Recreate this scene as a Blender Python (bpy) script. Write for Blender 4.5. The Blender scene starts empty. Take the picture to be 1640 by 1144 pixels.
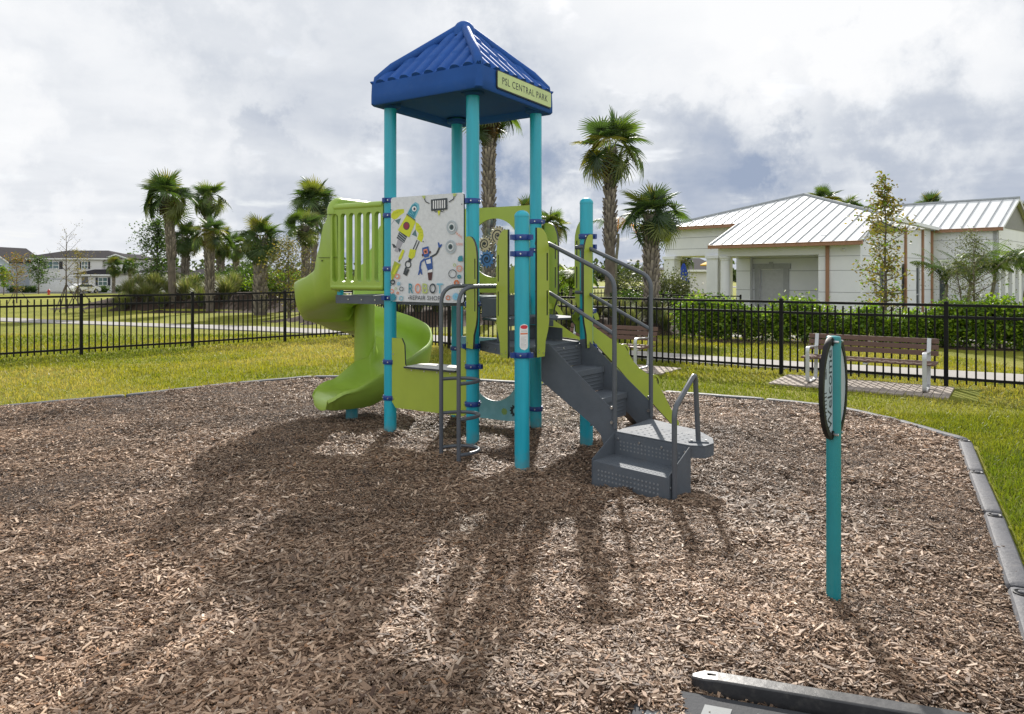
import bpy, bmesh, math, random
import numpy as np
from mathutils import Vector, Matrix
from mathutils.geometry import tessellate_polygon

rnd = random.Random(7)
rng = np.random.default_rng(11)
SC = bpy.context.scene
COL = SC.collection
PI = math.pi
FPX, HEYE, CX, HY = 1150.0, 1.67, 820.0, 440.0      # lens, eye height and horizon of the photograph
R = math.radians


def WX(px, d):
    return (px - CX) / FPX * d


def V(*a):
    return Vector(a)


# ------------------------------------------------------------------ mesh builder
class MB:
    def __init__(s):
        s.v, s.f, s.m, s.s = [], [], [], []

    def add(s, vs, fs, mat=0, smooth=False):
        b = len(s.v)
        s.v += [tuple(x) for x in vs]
        for f in fs:
            s.f.append([b + i for i in f])
            s.m.append(mat)
            s.s.append(smooth)
        return s

    def obox(s, o, ex, ey, ez, mat=0):
        o, ex, ey, ez = Vector(o), Vector(ex), Vector(ey), Vector(ez)
        vs = [o, o + ex, o + ex + ey, o + ey, o + ez, o + ex + ez, o + ex + ey + ez, o + ey + ez]
        return s.add(vs, [(0, 3, 2, 1), (4, 5, 6, 7), (0, 1, 5, 4), (1, 2, 6, 5), (2, 3, 7, 6), (3, 0, 4, 7)], mat)

    def box(s, c, size, ax=None, mat=0):
        """ax: heading angle about Z"""
        a = ax or 0.0
        ex = V(math.cos(a), math.sin(a), 0) * size[0]
        ey = V(-math.sin(a), math.cos(a), 0) * size[1]
        ez = V(0, 0, size[2])
        return s.obox(Vector(c) - (ex + ey + ez) / 2, ex, ey, ez, mat)

    def tube(s, path, r, n=10, mat=0, cap=True, smooth=True):
        P = [Vector(p) for p in path]
        k = len(P)
        rr = r if isinstance(r, (list, tuple)) else [r] * k
        T = []
        for i in range(k):
            a = P[min(i + 1, k - 1)] - P[max(i - 1, 0)]
            T.append(a.normalized() if a.length > 1e-9 else V(0, 0, 1))
        up = V(0, 0, 1) if abs(T[0].z) < .9 else V(1, 0, 0)
        nx = T[0].cross(up).normalized()
        vs = []
        for i in range(k):
            nx = (nx - T[i] * nx.dot(T[i]))
            nx = nx.normalized() if nx.length > 1e-6 else T[i].orthogonal().normalized()
            ny = T[i].cross(nx)
            for j in range(n):
                a = 2 * PI * j / n
                vs.append(P[i] + (nx * math.cos(a) + ny * math.sin(a)) * rr[i])
        fs = []
        for i in range(k - 1):
            for j in range(n):
                a, b = i * n + j, i * n + (j + 1) % n
                fs.append((a, b, b + n, a + n))
        if cap:
            fs.append(tuple(range(n - 1, -1, -1)))
            fs.append(tuple(range((k - 1) * n, k * n)))
        return s.add(vs, fs, mat, smooth)

    def lathe(s, c, prof, n=24, mat=0, smooth=True):
        c = Vector(c)
        vs, fs = [], []
        for r, z in prof:
            for j in range(n):
                a = 2 * PI * j / n
                vs.append(c + V(r * math.cos(a), r * math.sin(a), z))
        for i in range(len(prof) - 1):
            for j in range(n):
                a, b = i * n + j, i * n + (j + 1) % n
                fs.append((a, b, b + n, a + n))
        fs.append(tuple(range(n - 1, -1, -1)))
        fs.append(tuple(range((len(prof) - 1) * n, len(prof) * n)))
        return s.add(vs, fs, mat, smooth)

    def flat(s, o, eu, ev, outer, holes=(), mat=0):
        o, eu, ev = Vector(o), Vector(eu), Vector(ev)
        loops = [[Vector((p[0], p[1], 0)) for p in outer]] + [[Vector((p[0], p[1], 0)) for p in h] for h in holes]
        tri = tessellate_polygon(loops)
        pts = [p for l in loops for p in l]
        n = eu.cross(ev)
        fs = []
        for t in tri:
            a, b, c = [pts[i] for i in t]
            fs.append(tuple(t) if (b - a).cross(c - a).z > 0 else (t[0], t[2], t[1]))
        return s.add([o + eu * p.x + ev * p.y for p in pts], fs, mat)

    def prism(s, o, eu, ev, en, outer, holes=(), mat=0, side=None, back=None):
        """sheet of the given outline from o to o+en (en is the thickness vector)"""
        o, eu, ev, en = Vector(o), Vector(eu), Vector(ev), Vector(en)
        side = mat if side is None else side
        back = mat if back is None else back
        loops = [[Vector((p[0], p[1], 0)) for p in outer]] + [[Vector((p[0], p[1], 0)) for p in h] for h in holes]
        tri = tessellate_polygon(loops)
        pts = [p for l in loops for p in l]
        n = len(pts)
        A = [o + eu * p.x + ev * p.y for p in pts]
        B = [a + en for a in A]
        s.add(A + B, [], mat)
        b0 = len(s.v) - 2 * n
        flip = eu.cross(ev).dot(en) < 0
        for t in tri:
            a, b, c = [pts[i] for i in t]
            t = tuple(t) if (b - a).cross(c - a).z > 0 else (t[0], t[2], t[1])
            if flip:
                t = t[::-1]
            s.f.append([b0 + i for i in t[::-1]]); s.m.append(back); s.s.append(False)
            s.f.append([b0 + n + i for i in t]); s.m.append(mat); s.s.append(False)
        k = 0
        for l in loops:
            m = len(l)
            for i in range(m):
                a, b = k + i, k + (i + 1) % m
                s.f.append([b0 + a, b0 + b, b0 + n + b, b0 + n + a]); s.m.append(side); s.s.append(False)
            k += m
        return s

    def mesh(s, mats, recalc=True, angle=35):
        me = bpy.data.meshes.new('m')
        me.from_pydata(s.v, [], s.f)
        me.polygons.foreach_set('material_index', s.m)
        me.polygons.foreach_set('use_smooth', s.s)
        for m in (mats if isinstance(mats, (list, tuple)) else [mats]):
            me.materials.append(m)
        if recalc:
            bm = bmesh.new(); bm.from_mesh(me)
            bmesh.ops.recalc_face_normals(bm, faces=bm.faces)
            bm.to_mesh(me); bm.free()
        me.update()
        if any(s.s):
            me.set_sharp_from_angle(angle=R(angle))
        return me

    def build(s, name, mats, parent=None, off=None, bevel=0, seg=2, recalc=True, angle=35):
        if off is None and parent is not None:
            off = ROOTLOC.get(parent.name, V(0, 0, 0))
        if off is not None:
            o = Vector(off)
            s.v = [(x - o.x, y - o.y, z - o.z) for x, y, z in s.v]
        ob = bpy.data.objects.new(name, s.mesh(mats, recalc, angle))
        ob.data.name = name
        COL.objects.link(ob)
        if parent is not None:
            ob.parent = parent
            ROOTLOC[ob.name] = ROOTLOC.get(parent.name, V(0, 0, 0))
        if bevel:
            b = ob.modifiers.new('bevel', 'BEVEL')
            b.width = bevel; b.segments = seg; b.limit_method = 'ANGLE'; b.angle_limit = R(40)
        return ob


ROOTLOC = {}


def tag(o, label=None, cat=None, group=None, kind=None):
    if label: o['label'] = label
    if cat: o['category'] = cat
    if group: o['group'] = group
    if kind: o['kind'] = kind
    return o


def thing(name, label, cat, loc=(0, 0, 0), group=None, rz=0.0):
    o = bpy.data.objects.new(name, None)
    o.empty_display_size = .2
    COL.objects.link(o)
    o.location = loc
    o.rotation_euler = (0, 0, rz)
    tag(o, label, cat, group)
    ROOTLOC[o.name] = Vector(loc)
    return o


def local_thing(name, label, cat, loc=(0, 0, 0), group=None, rz=0.0):
    """a thing whose parts are modelled in its own axes"""
    o = thing(name, label, cat, loc, group, rz)
    ROOTLOC[o.name] = V(0, 0, 0)
    return o


def dup(root, loc, rz=0.0, label=None, scale=1.0):
    c = root.copy()
    COL.objects.link(c)
    c.location = loc
    c.rotation_euler = (0, 0, rz)
    if isinstance(scale, (int, float)):
        scale = (scale,) * 3
    c.scale = scale
    if label: c['label'] = label
    for ch in list(root.children):
        k = ch.copy(); COL.objects.link(k); k.parent = c
        for g in list(ch.children):
            q = g.copy(); COL.objects.link(q); q.parent = k
    return c


def np_mesh(name, verts, quads, mats, tint=None, smooth=False, tris=None, mat_idx=None):
    """fast mesh from arrays: verts (n,3), quads (m,4) and/or tris (k,3); tint (n,3) goes to a colour attribute"""
    me = bpy.data.meshes.new(name)
    verts = np.asarray(verts, np.float32)
    me.vertices.add(len(verts))
    me.vertices.foreach_set('co', verts.ravel())
    q = np.zeros((0, 4), np.int32) if quads is None else np.asarray(quads, np.int32)
    t = np.zeros((0, 3), np.int32) if tris is None else np.asarray(tris, np.int32)
    idx = np.concatenate([q.ravel(), t.ravel()])
    me.loops.add(len(idx))
    me.loops.foreach_set('vertex_index', idx)
    me.polygons.add(len(q) + len(t))
    st = np.concatenate([np.arange(len(q)) * 4, len(q) * 4 + np.arange(len(t)) * 3]).astype(np.int32)
    me.polygons.foreach_set('loop_start', st)
    if mat_idx is not None:
        me.polygons.foreach_set('material_index', np.asarray(mat_idx, np.int32))
    me.polygons.foreach_set('use_smooth', np.full(len(st), smooth))
    for m in (mats if isinstance(mats, (list, tuple)) else [mats]):
        me.materials.append(m)
    if tint is not None:
        a = me.color_attributes.new('tint', 'FLOAT_COLOR', 'POINT')
        c = np.ones((len(verts), 4), np.float32); c[:, :3] = tint
        a.data.foreach_set('color', c.ravel())
    me.update(calc_edges=True)
    me.validate()
    return me


def link(name, me, parent=None):
    o = bpy.data.objects.new(name, me)
    COL.objects.link(o)
    if parent is not None:
        o.parent = parent
    return o


# ------------------------------------------------------------------ numpy noise
_lat = np.random.default_rng(3).random((64, 64)).astype(np.float32)


def vnoise(x, y):
    xi, yi = np.floor(x).astype(int), np.floor(y).astype(int)
    fx, fy = x - xi, y - yi
    fx, fy = fx * fx * (3 - 2 * fx), fy * fy * (3 - 2 * fy)
    a, b = _lat[xi % 64, yi % 64], _lat[(xi + 1) % 64, yi % 64]
    c, d = _lat[xi % 64, (yi + 1) % 64], _lat[(xi + 1) % 64, (yi + 1) % 64]
    return (a * (1 - fx) + b * fx) * (1 - fy) + (c * (1 - fx) + d * fx) * fy - .5


def sstep(a, b, x):
    t = np.clip((x - a) / (b - a), 0, 1)
    return t * t * (3 - 2 * t)


def in_poly(x, y, poly):
    ins = np.zeros(len(x), bool)
    n = len(poly)
    for i in range(n):
        x1, y1 = poly[i]; x2, y2 = poly[(i + 1) % n]
        if y1 == y2:
            continue
        c = ((y1 > y) != (y2 > y)) & (x < (x2 - x1) * (y - y1) / (y2 - y1) + x1)
        ins ^= c
    return ins


# ------------------------------------------------------------------ materials
def nodes(name):
    m = bpy.data.materials.new(name)
    m.use_nodes = True
    nt = m.node_tree
    return m, nt, nt.nodes['Principled BSDF'], nt.nodes['Material Output']


def N(nt, typ, **kw):
    n = nt.nodes.new(typ)
    for k, v in kw.items():
        if k in n.inputs:
            n.inputs[k].default_value = v
        else:
            setattr(n, k, v)
    return n


def ramp(nt, stops):
    r = nt.nodes.new('ShaderNodeValToRGB')
    e = r.color_ramp.elements
    while len(e) < len(stops):
        e.new(.5)
    for k, (p, c) in zip(e, stops):
        k.position = p
        k.color = (*c, 1) if len(c) == 3 else c
    return r


def mat(name, col, rough=.5, metal=0.0, var=.10, scale=6.0, bump=0.0, bscale=60.0, dirt=None, spec=.5, coat=0.0, rvar=.1, stretch=None, dust=None):
    """painted / moulded material: soft tone variation, grime blotches, fine bump"""
    m, nt, bs, out = nodes(name)
    L = nt.links
    tc = N(nt, 'ShaderNodeTexCoord')
    src = tc.outputs['Object']
    if stretch:
        mp = N(nt, 'ShaderNodeMapping'); mp.inputs['Scale'].default_value = stretch
        L.new(src, mp.inputs['Vector']); src = mp.outputs['Vector']
    n1 = N(nt, 'ShaderNodeTexNoise', Scale=scale, Detail=6.0, Roughness=.62)
    L.new(src, n1.inputs['Vector'])
    lo = tuple(max(0, c * (1 - var)) for c in col); hi = tuple(min(1, c * (1 + var)) for c in col)
    rp = ramp(nt, [(.3, lo), (.7, hi)])
    L.new(n1.outputs['Fac'], rp.inputs['Fac'])
    colour = rp.outputs['Color']
    if dirt:
        n2 = N(nt, 'ShaderNodeTexNoise', Scale=dirt[1], Detail=8.0, Roughness=.7)
        L.new(src, n2.inputs['Vector'])
        mr = N(nt, 'ShaderNodeMapRange'); mr.inputs[1].default_value = .52; mr.inputs[2].default_value = .75
        mr.inputs[4].default_value = dirt[2]
        L.new(n2.outputs['Fac'], mr.inputs[0])
        mx = N(nt, 'ShaderNodeMixRGB'); mx.inputs['Color2'].default_value = (*dirt[0], 1)
        L.new(mr.outputs[0], mx.inputs['Fac']); L.new(colour, mx.inputs['Color1'])
        colour = mx.outputs['Color']
    if dust:                                          # splashed dust on the lowest part
        sp = N(nt, 'ShaderNodeSeparateXYZ'); L.new(tc.outputs['Object'], sp.inputs[0])
        n4 = N(nt, 'ShaderNodeTexNoise', Scale=14.0, Detail=6.0); L.new(tc.outputs['Object'], n4.inputs['Vector'])
        ad = N(nt, 'ShaderNodeMath', operation='MULTIPLY_ADD'); ad.inputs[1].default_value = -.45; L.new(n4.outputs['Fac'], ad.inputs[0]); L.new(sp.outputs['Z'], ad.inputs[2])
        mz = N(nt, 'ShaderNodeMapRange'); mz.inputs[1].default_value = -.02; mz.inputs[2].default_value = -.26; mz.inputs[4].default_value = .55
        L.new(ad.outputs[0], mz.inputs[0])
        mx2 = N(nt, 'ShaderNodeMixRGB'); mx2.inputs['Color2'].default_value = (*dust, 1)
        L.new(mz.outputs[0], mx2.inputs['Fac']); L.new(colour, mx2.inputs['Color1']); colour = mx2.outputs['Color']
    L.new(colour, bs.inputs['Base Color'])
    mr = N(nt, 'ShaderNodeMapRange')
    mr.inputs[3].default_value = max(0.02, rough - rvar); mr.inputs[4].default_value = min(1, rough + rvar)
    L.new(n1.outputs['Fac'], mr.inputs[0]); L.new(mr.outputs[0], bs.inputs['Roughness'])
    bs.inputs['Metallic'].default_value = metal
    bs.inputs['Specular IOR Level'].default_value = spec
    bs.inputs['Coat Weight'].default_value = coat
    if bump:
        n3 = N(nt, 'ShaderNodeTexNoise', Scale=bscale, Detail=5.0)
        L.new(src, n3.inputs['Vector'])
        bp = N(nt, 'ShaderNodeBump', Strength=bump, Distance=.01)
        L.new(n3.outputs['Fac'], bp.inputs['Height']); L.new(bp.outputs['Normal'], bs.inputs['Normal'])
    return m


def leaf_mat(name, trans=.45, rough=.5, tcol=(1.25, 1.3, .5)):
    """leaf: tint attribute, light shines through it"""
    m, nt, bs, out = nodes(name)
    L = nt.links
    at = N(nt, 'ShaderNodeAttribute', attribute_name='tint')
    L.new(at.outputs['Color'], bs.inputs['Base Color'])
    bs.inputs['Roughness'].default_value = rough
    tr = N(nt, 'ShaderNodeBsdfTranslucent')
    mu = N(nt, 'ShaderNodeMixRGB', blend_type='MULTIPLY'); mu.inputs['Fac'].default_value = 1
    mu.inputs['Color2'].default_value = (*tcol, 1)
    L.new(at.outputs['Color'], mu.inputs['Color1']); L.new(mu.outputs['Color'], tr.inputs['Color'])
    mx = N(nt, 'ShaderNodeMixShader'); mx.inputs['Fac'].default_value = trans
    L.new(bs.outputs[0], mx.inputs[1]); L.new(tr.outputs[0], mx.inputs[2]); L.new(mx.outputs[0], out.inputs['Surface'])
    return m


def tint_mat(name, rough=.75, spec=.3):
    m, nt, bs, out = nodes(name)
    at = N(nt, 'ShaderNodeAttribute', attribute_name='tint')
    nt.links.new(at.outputs['Color'], bs.inputs['Base Color'])
    bs.inputs['Roughness'].default_value = rough
    bs.inputs['Specular IOR Level'].default_value = spec
    return m


M = {}
M['teal'] = mat('teal_powder_coat', (.012, .35, .46), .34, var=.09, scale=3, dust=(.16, .17, .15), dirt=((.05, .38, .46), 3.5, .40), stretch=(7, 7, .7), bump=.02, bscale=90)
M['lime_plastic'] = mat('lime_moulded_plastic', (.285, .415, .058), .36, var=.08, scale=4, bump=.12, bscale=160, dirt=((.2, .24, .05), 2, .35))
M['lime_board'] = mat('lime_board', (.325, .405, .045), .42, var=.05, scale=5, bump=.08, bscale=220, dirt=((.22, .27, .06), 3, .3))
M['board_edge'] = mat('dark_board_edge', (.025, .03, .035), .5)
M['blue_roof'] = mat('blue_moulded_plastic', (.020, .082, .30), .66, spec=.16, var=.10, scale=3, bump=.1, bscale=140, dirt=((.07, .14, .34), 5, .30))
M['navy'] = mat('navy_clamp_paint', (.008, .040, .21), .35, var=.08)
M['steel'] = mat('charcoal_coated_steel', (.098, .112, .13), .66, spec=.22, var=.10, scale=7, bump=.35, bscale=260, dirt=((.13, .12, .11), 6, .35))
M['rail'] = mat('grey_coated_pipe', (.080, .090, .105), .33, var=.06, bump=.03, bscale=200)
M['bolt'] = mat('bolt_steel', (.55, .55, .55), .3, metal=1.0)
M['board_white'] = mat('white_board', (.62, .64, .66), .45, var=.07, scale=30, dirt=((.42, .44, .47), 18, .55))
M['aqua_board'] = mat('aqua_board', (.20, .46, .56), .45, var=.10, scale=12, dirt=((.32, .5, .56), 6, .5))
M['brown_board'] = mat('brown_climber_board', (.075, .055, .045), .6, var=.15)
M['black_paint'] = mat('black_fence_paint', (.004, .004, .0045), .5, var=.2, spec=.22)
M['black_plastic'] = mat('black_plastic', (.010, .010, .011), .5, spec=.22, var=.2, dirt=((.06, .055, .05), 5, .3))
M['timber'] = mat('border_timber_plastic', (.075, .076, .085), .62, spec=.35, var=.18, scale=9, bump=.35, bscale=45, dirt=((.22, .20, .18), 7, .55))
M['timber_black'] = mat('border_timber_black', (.03, .03, .032), .34, var=.2, scale=9, bump=.10, bscale=40, dirt=((.16, .15, .13), 14, .35))
M['slat'] = mat('brown_bench_slat', (.115, .060, .042), .6, var=.18, scale=3, stretch=(1, 1, 8), bump=.1, bscale=80)
M['cast'] = mat('silver_bench_frame', (.50, .51, .52), .38, metal=.35, var=.08)
M['paver'] = mat('paver', (.30, .255, .215), .85, var=.22, scale=5, bump=.3, bscale=80)
M['concrete'] = mat('concrete', (.30, .285, .265), .9, spec=.2, var=.12, scale=1.2, bump=.2, bscale=60, dirt=((.2, .19, .165), 1.5, .5))
M['white'] = mat('white_paint', (.72, .72, .71), .6, var=.04)
M['grey_face'] = mat('sign_face', (.36, .42, .48), .45, var=.06)
M['ink'] = mat('dark_ink', (.02, .026, .036), .5)
M['glass'] = mat('dark_window_glass', (.03, .045, .05), .06, spec=.8, var=.3)
M['leaf'] = leaf_mat('leaf')
M['grassleaf'] = leaf_mat('grass_blade', .45, .55, (1.2, 1.15, .45))
M['bark'] = tint_mat('palm_bark', .9, .15)
M['chip'] = tint_mat('wood_chip', .62, .35)
# ------------------------------------------------------------------ camera, light, sky
cam = bpy.data.cameras.new('camera')
cam.sensor_fit = 'HORIZONTAL'
cam.sensor_width = 36.0
cam.lens = 36.0 * FPX / 1640.0
cam.shift_y = -(572.0 - HY) / 1640.0
cam.clip_start = .05
cam.clip_end = 3000
camo = bpy.data.objects.new('camera', cam)
COL.objects.link(camo)
camo.location = (0, 0, HEYE)
camo.rotation_euler = (PI / 2, 0, 0)
SC.camera = camo
SC.view_settings.view_transform = 'Standard'
SC.view_settings.look = 'None'
SC.view_settings.exposure = .46
SC.view_settings.gamma = 1

SUN_EL, SUN_AZ = R(34), R(5)        # azimuth from +Y towards +X: the sun stands behind the play structure
sd = V(math.sin(SUN_AZ) * math.cos(SUN_EL), math.cos(SUN_AZ) * math.cos(SUN_EL), math.sin(SUN_EL))
sl = bpy.data.lights.new('sun', 'SUN')
sl.energy = 5.0
sl.angle = R(.9)
sl.color = (1.0, .95, .88)
so = bpy.data.objects.new('sun', sl)
COL.objects.link(so)
so.rotation_euler = sd.to_track_quat('Z', 'Y').to_euler()
so.location = sd * 50

w = bpy.data.worlds.new('World')
SC.world = w
w.use_nodes = True
nt = w.node_tree
L = nt.links
bg = nt.nodes['Background']
bg.inputs['Strength'].default_value = .1
sky = N(nt, 'ShaderNodeTexSky', sky_type='NISHITA')
sky.sun_disc = False
sky.sun_elevation = SUN_EL
sky.sun_rotation = SUN_AZ
sky.air_density = 1.0; sky.dust_density = 1.5; sky.ozone_density = 1.5
tc = N(nt, 'ShaderNodeTexCoord')
dirn = N(nt, 'ShaderNodeVectorMath', operation='NORMALIZE')
L.new(tc.outputs['Generated'], dirn.inputs[0])
# direction, jittered by noise so the cloud masses get ragged borders
nj = N(nt, 'ShaderNodeTexNoise', Scale=3.2, Detail=8.0, Roughness=.62)
L.new(dirn.outputs[0], nj.inputs['Vector'])
js = N(nt, 'ShaderNodeVectorMath', operation='SUBTRACT'); js.inputs[1].default_value = (.5, .5, .5)
L.new(nj.outputs['Color'], js.inputs[0])
jm = N(nt, 'ShaderNodeVectorMath', operation='MULTIPLY'); jm.inputs[1].default_value = (.24, .24, .12)
L.new(js.outputs[0], jm.inputs[0])
ja = N(nt, 'ShaderNodeVectorMath', operation='ADD')
L.new(dirn.outputs[0], ja.inputs[0]); L.new(jm.outputs[0], ja.inputs[1])
# flat cloud deck: project the direction onto a plane overhead, noise there
sep = N(nt, 'ShaderNodeSeparateXYZ'); L.new(dirn.outputs[0], sep.inputs[0])
za = N(nt, 'ShaderNodeMath', operation='MAXIMUM'); za.inputs[1].default_value = 0.0; L.new(sep.outputs['Z'], za.inputs[0])
zb = N(nt, 'ShaderNodeMath', operation='ADD'); zb.inputs[1].default_value = .16; L.new(za.outputs[0], zb.inputs[0])
dv = N(nt, 'ShaderNodeVectorMath', operation='DIVIDE')
cz = N(nt, 'ShaderNodeCombineXYZ')
for k in 'XYZ': L.new(zb.outputs[0], cz.inputs[k])
L.new(dirn.outputs[0], dv.inputs[0]); L.new(cz.outputs[0], dv.inputs[1])
n1 = N(nt, 'ShaderNodeTexNoise', Scale=.85, Detail=8.0, Roughness=.50, Distortion=.35)
L.new(dv.outputs[0], n1.inputs['Vector'])
n2 = N(nt, 'ShaderNodeTexNoise', Scale=2.6, Detail=6.0, Roughness=.52, Distortion=.3)
L.new(dv.outputs[0], n2.inputs['Vector'])


def pdir(px, y):
    return V((px - CX) / FPX, 1, (HY - y) / FPX).normalized()


# dark (-) and bright (+) cloud masses: direction, angular size, weight
blobs = [((160, 195), 11, -.36), ((330, 235), 9, -.10), ((1000, 95), 11, -.26), ((640, 60), 13, -.16), ((480, 90), 12, -.10),
         ((1260, 262), 10, -.26), ((1480, 270), 11, -.32), ((1620, 220), 9, -.24), ((1090, 300), 7, -.14), ((960, 315), 6, -.10),
         ((560, 255), 6, -.10), ((420, 320), 5, -.08), ((90, 340), 6, -.12),
         ((1280, 90), 13, .33), ((1160, 190), 7, .24), ((420, 215), 7, .22), ((250, 300), 10, .18), ((60, 270), 8, .28), ((1560, 60), 12, .12), ((60, 40), 12, .2),
         ((820, -700), 34, .15)]
acc = None
for (px, y), ang, wgt in blobs:
    d = N(nt, 'ShaderNodeVectorMath', operation='DOT_PRODUCT'); d.inputs[1].default_value = pdir(px, y)
    L.new(ja.outputs[0], d.inputs[0])
    mr = N(nt, 'ShaderNodeMapRange', interpolation_type='SMOOTHSTEP')
    mr.inputs[1].default_value = math.cos(R(ang * 1.7)); mr.inputs[2].default_value = 1.0
    mr.inputs[3].default_value = 0; mr.inputs[4].default_value = wgt * 1.35
    L.new(d.outputs['Value'], mr.inputs[0])
    if acc is None:
        acc = mr.outputs[0]
    else:
        a = N(nt, 'ShaderNodeMath', operation='ADD'); L.new(acc, a.inputs[0]); L.new(mr.outputs[0], a.inputs[1]); acc = a.outputs[0]


def math2(op, a, b):
    n = N(nt, 'ShaderNodeMath', operation=op)
    for i, x in enumerate((a, b)):
        if isinstance(x, (int, float)): n.inputs[i].default_value = x
        else: L.new(x, n.inputs[i])
    return n.outputs[0]


tone = math2('ADD', .68, acc)
tone = math2('ADD', tone, math2('MULTIPLY', math2('SUBTRACT', n1.outputs['Fac'], .5), .85))
tone = math2('ADD', tone, math2('MULTIPLY', math2('SUBTRACT', n2.outputs['Fac'], .5), .40))
cl = ramp(nt, [(.0, (2.5, 3.0, 4.0)), (.28, (3.95, 4.3, 4.95)), (.52, (5.3, 5.55, 5.95)), (.74, (6.4, 6.55, 6.8)), (1.0, (7.15, 7.2, 7.3))])
L.new(tone, cl.inputs['Fac'])
# thin breaks where blue sky shows
br = N(nt, 'ShaderNodeMapRange'); br.inputs[1].default_value = .60; br.inputs[2].default_value = .74; br.inputs[4].default_value = .12
L.new(n2.outputs['Fac'], br.inputs[0])
mx = N(nt, 'ShaderNodeMixRGB')
L.new(br.outputs[0], mx.inputs['Fac']); L.new(cl.outputs['Color'], mx.inputs['Color1'])
sb = N(nt, 'ShaderNodeMixRGB', blend_type='MULTIPLY'); sb.inputs['Fac'].default_value = 1; sb.inputs['Color2'].default_value = (1.3, 1.3, 1.3, 1)
L.new(sky.outputs['Color'], sb.inputs['Color1'])
L.new(sb.outputs['Color'], mx.inputs['Color2'])
# extra brightness added to the unseen sky behind the camera, lifting shaded fronts
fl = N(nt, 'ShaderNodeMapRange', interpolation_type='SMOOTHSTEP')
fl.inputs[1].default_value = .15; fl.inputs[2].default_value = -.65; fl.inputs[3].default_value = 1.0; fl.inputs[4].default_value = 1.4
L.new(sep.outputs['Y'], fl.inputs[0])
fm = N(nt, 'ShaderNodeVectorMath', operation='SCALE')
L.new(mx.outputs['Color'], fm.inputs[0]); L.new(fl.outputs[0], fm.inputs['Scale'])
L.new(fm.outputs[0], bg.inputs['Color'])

SC.cycles.max_bounces = 6
SC.cycles.diffuse_bounces = 3
SC.cycles.glossy_bounces = 3
SC.cycles.transmission_bounces = 4
SC.cycles.transparent_max_bounces = 8
SC.cycles.use_denoising = True
SC.cycles.caustics_reflective = False
SC.cycles.caustics_refractive = False
# ------------------------------------------------------------------ ground
MULCH = [(4.43, 7.0), (3.79, 5.88), (3.25, 4.85), (2.59, 3.69), (1.95, 2.5), (1.3, 1.3), (0, .1), (-3, -.6), (-7, 1.5), (-8.8, 5.0),
         (-7.6, 8.05), (-6.27, 8.79), (-5.18, 9.6), (-4.09, 10.7), (-3.18, 11.4), (-2.27, 11.36), (-1.1, 11.22), (.445, 10.65), (2.11, 9.91),
         (3.28, 9.3), (3.97, 8.79), (4.275, 7.93)]
BEDS = [(-14.5, 36.5, 8.0, 4.6, .75), (3.4, 22.5, 3.4, 3.2, .40), (-4.2, 25.5, 4.2, 2.8, .45)]     # planting mounds: x, y, rx, ry, height


def ground_z(x, y):
    x = np.asarray(x, float); y = np.asarray(y, float)
    r = np.hypot(x, y)
    zl = -1.15 * sstep(42, 112, r)
    zr = -.30 * sstep(15, 27, y)
    wgt = sstep(-2, 8, x)
    z = zl * (1 - wgt) + zr * wgt
    for bx, by, rx, ry, h in BEDS:
        q = ((x - bx) / rx) ** 2 + ((y - by) / ry) ** 2
        z = z + h * sstep(1.0, .15, q)
    return z + .05 * vnoise(x * .35, y * .35) * sstep(12, 22, r)


def gz(x, y):
    return float(ground_z(np.array([x]), np.array([y]))[0])


def grid_mesh(name, xs, ys, zf, mats, keep=None, smooth=True):
    X, Y = np.meshgrid(xs, ys)
    Z = zf(X.ravel(), Y.ravel())
    v = np.stack([X.ravel(), Y.ravel(), Z], 1)
    nx, ny = len(xs), len(ys)
    i = np.arange(nx * ny).reshape(ny, nx)
    q = np.stack([i[:-1, :-1], i[:-1, 1:], i[1:, 1:], i[1:, :-1]], -1).reshape(-1, 4)
    if keep is not None:
        c = v[q].mean(1)
        q = q[keep(c[:, 0], c[:, 1])]
    return np_mesh(name, v, q, mats, smooth=smooth)


def lawn_mat():
    m, nt, bs, out = nodes('lawn')
    L = nt.links
    tc = N(nt, 'ShaderNodeTexCoord')
    a = N(nt, 'ShaderNodeTexNoise', Scale=.35, Detail=8.0, Roughness=.65)
    b = N(nt, 'ShaderNodeTexNoise', Scale=7.0, Detail=8.0, Roughness=.75)
    c = N(nt, 'ShaderNodeTexNoise', Scale=55.0, Detail=4.0, Roughness=.8)
    for n in (a, b, c): L.new(tc.outputs['Object'], n.inputs['Vector'])
    r1 = ramp(nt, [(.30, (.14, .17, .014)), (.50, (.235, .24, .022)), (.68, (.34, .30, .065))])
    r2 = ramp(nt, [(.30, (.055, .080, .008)), (.5, (.17, .18, .018)), (.70, (.31, .28, .085))])
    L.new(a.outputs['Fac'], r1.inputs['Fac']); L.new(b.outputs['Fac'], r2.inputs['Fac'])
    mx = N(nt, 'ShaderNodeMixRGB'); mx.inputs['Fac'].default_value = .5
    L.new(r1.outputs['Color'], mx.inputs['Color1']); L.new(r2.outputs['Color'], mx.inputs['Color2'])
    r3 = ramp(nt, [(.3, (.55, .55, .5)), (.7, (1.35, 1.35, 1.3))])
    L.new(c.outputs['Fac'], r3.inputs['Fac'])
    mu = N(nt, 'ShaderNodeMixRGB', blend_type='MULTIPLY'); mu.inputs['Fac'].default_value = .8
    L.new(mx.outputs['Color'], mu.inputs['Color1']); L.new(r3.outputs['Color'], mu.inputs['Color2'])
    L.new(mu.outputs['Color'], bs.inputs['Base Color'])
    bs.inputs['Roughness'].default_value = .9; bs.inputs['Specular IOR Level'].default_value = .15
    bp = N(nt, 'ShaderNodeBump', Strength=.8, Distance=.04)
    L.new(c.outputs['Fac'], bp.inputs['Height']); L.new(bp.outputs['Normal'], bs.inputs['Normal'])
    return m


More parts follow.
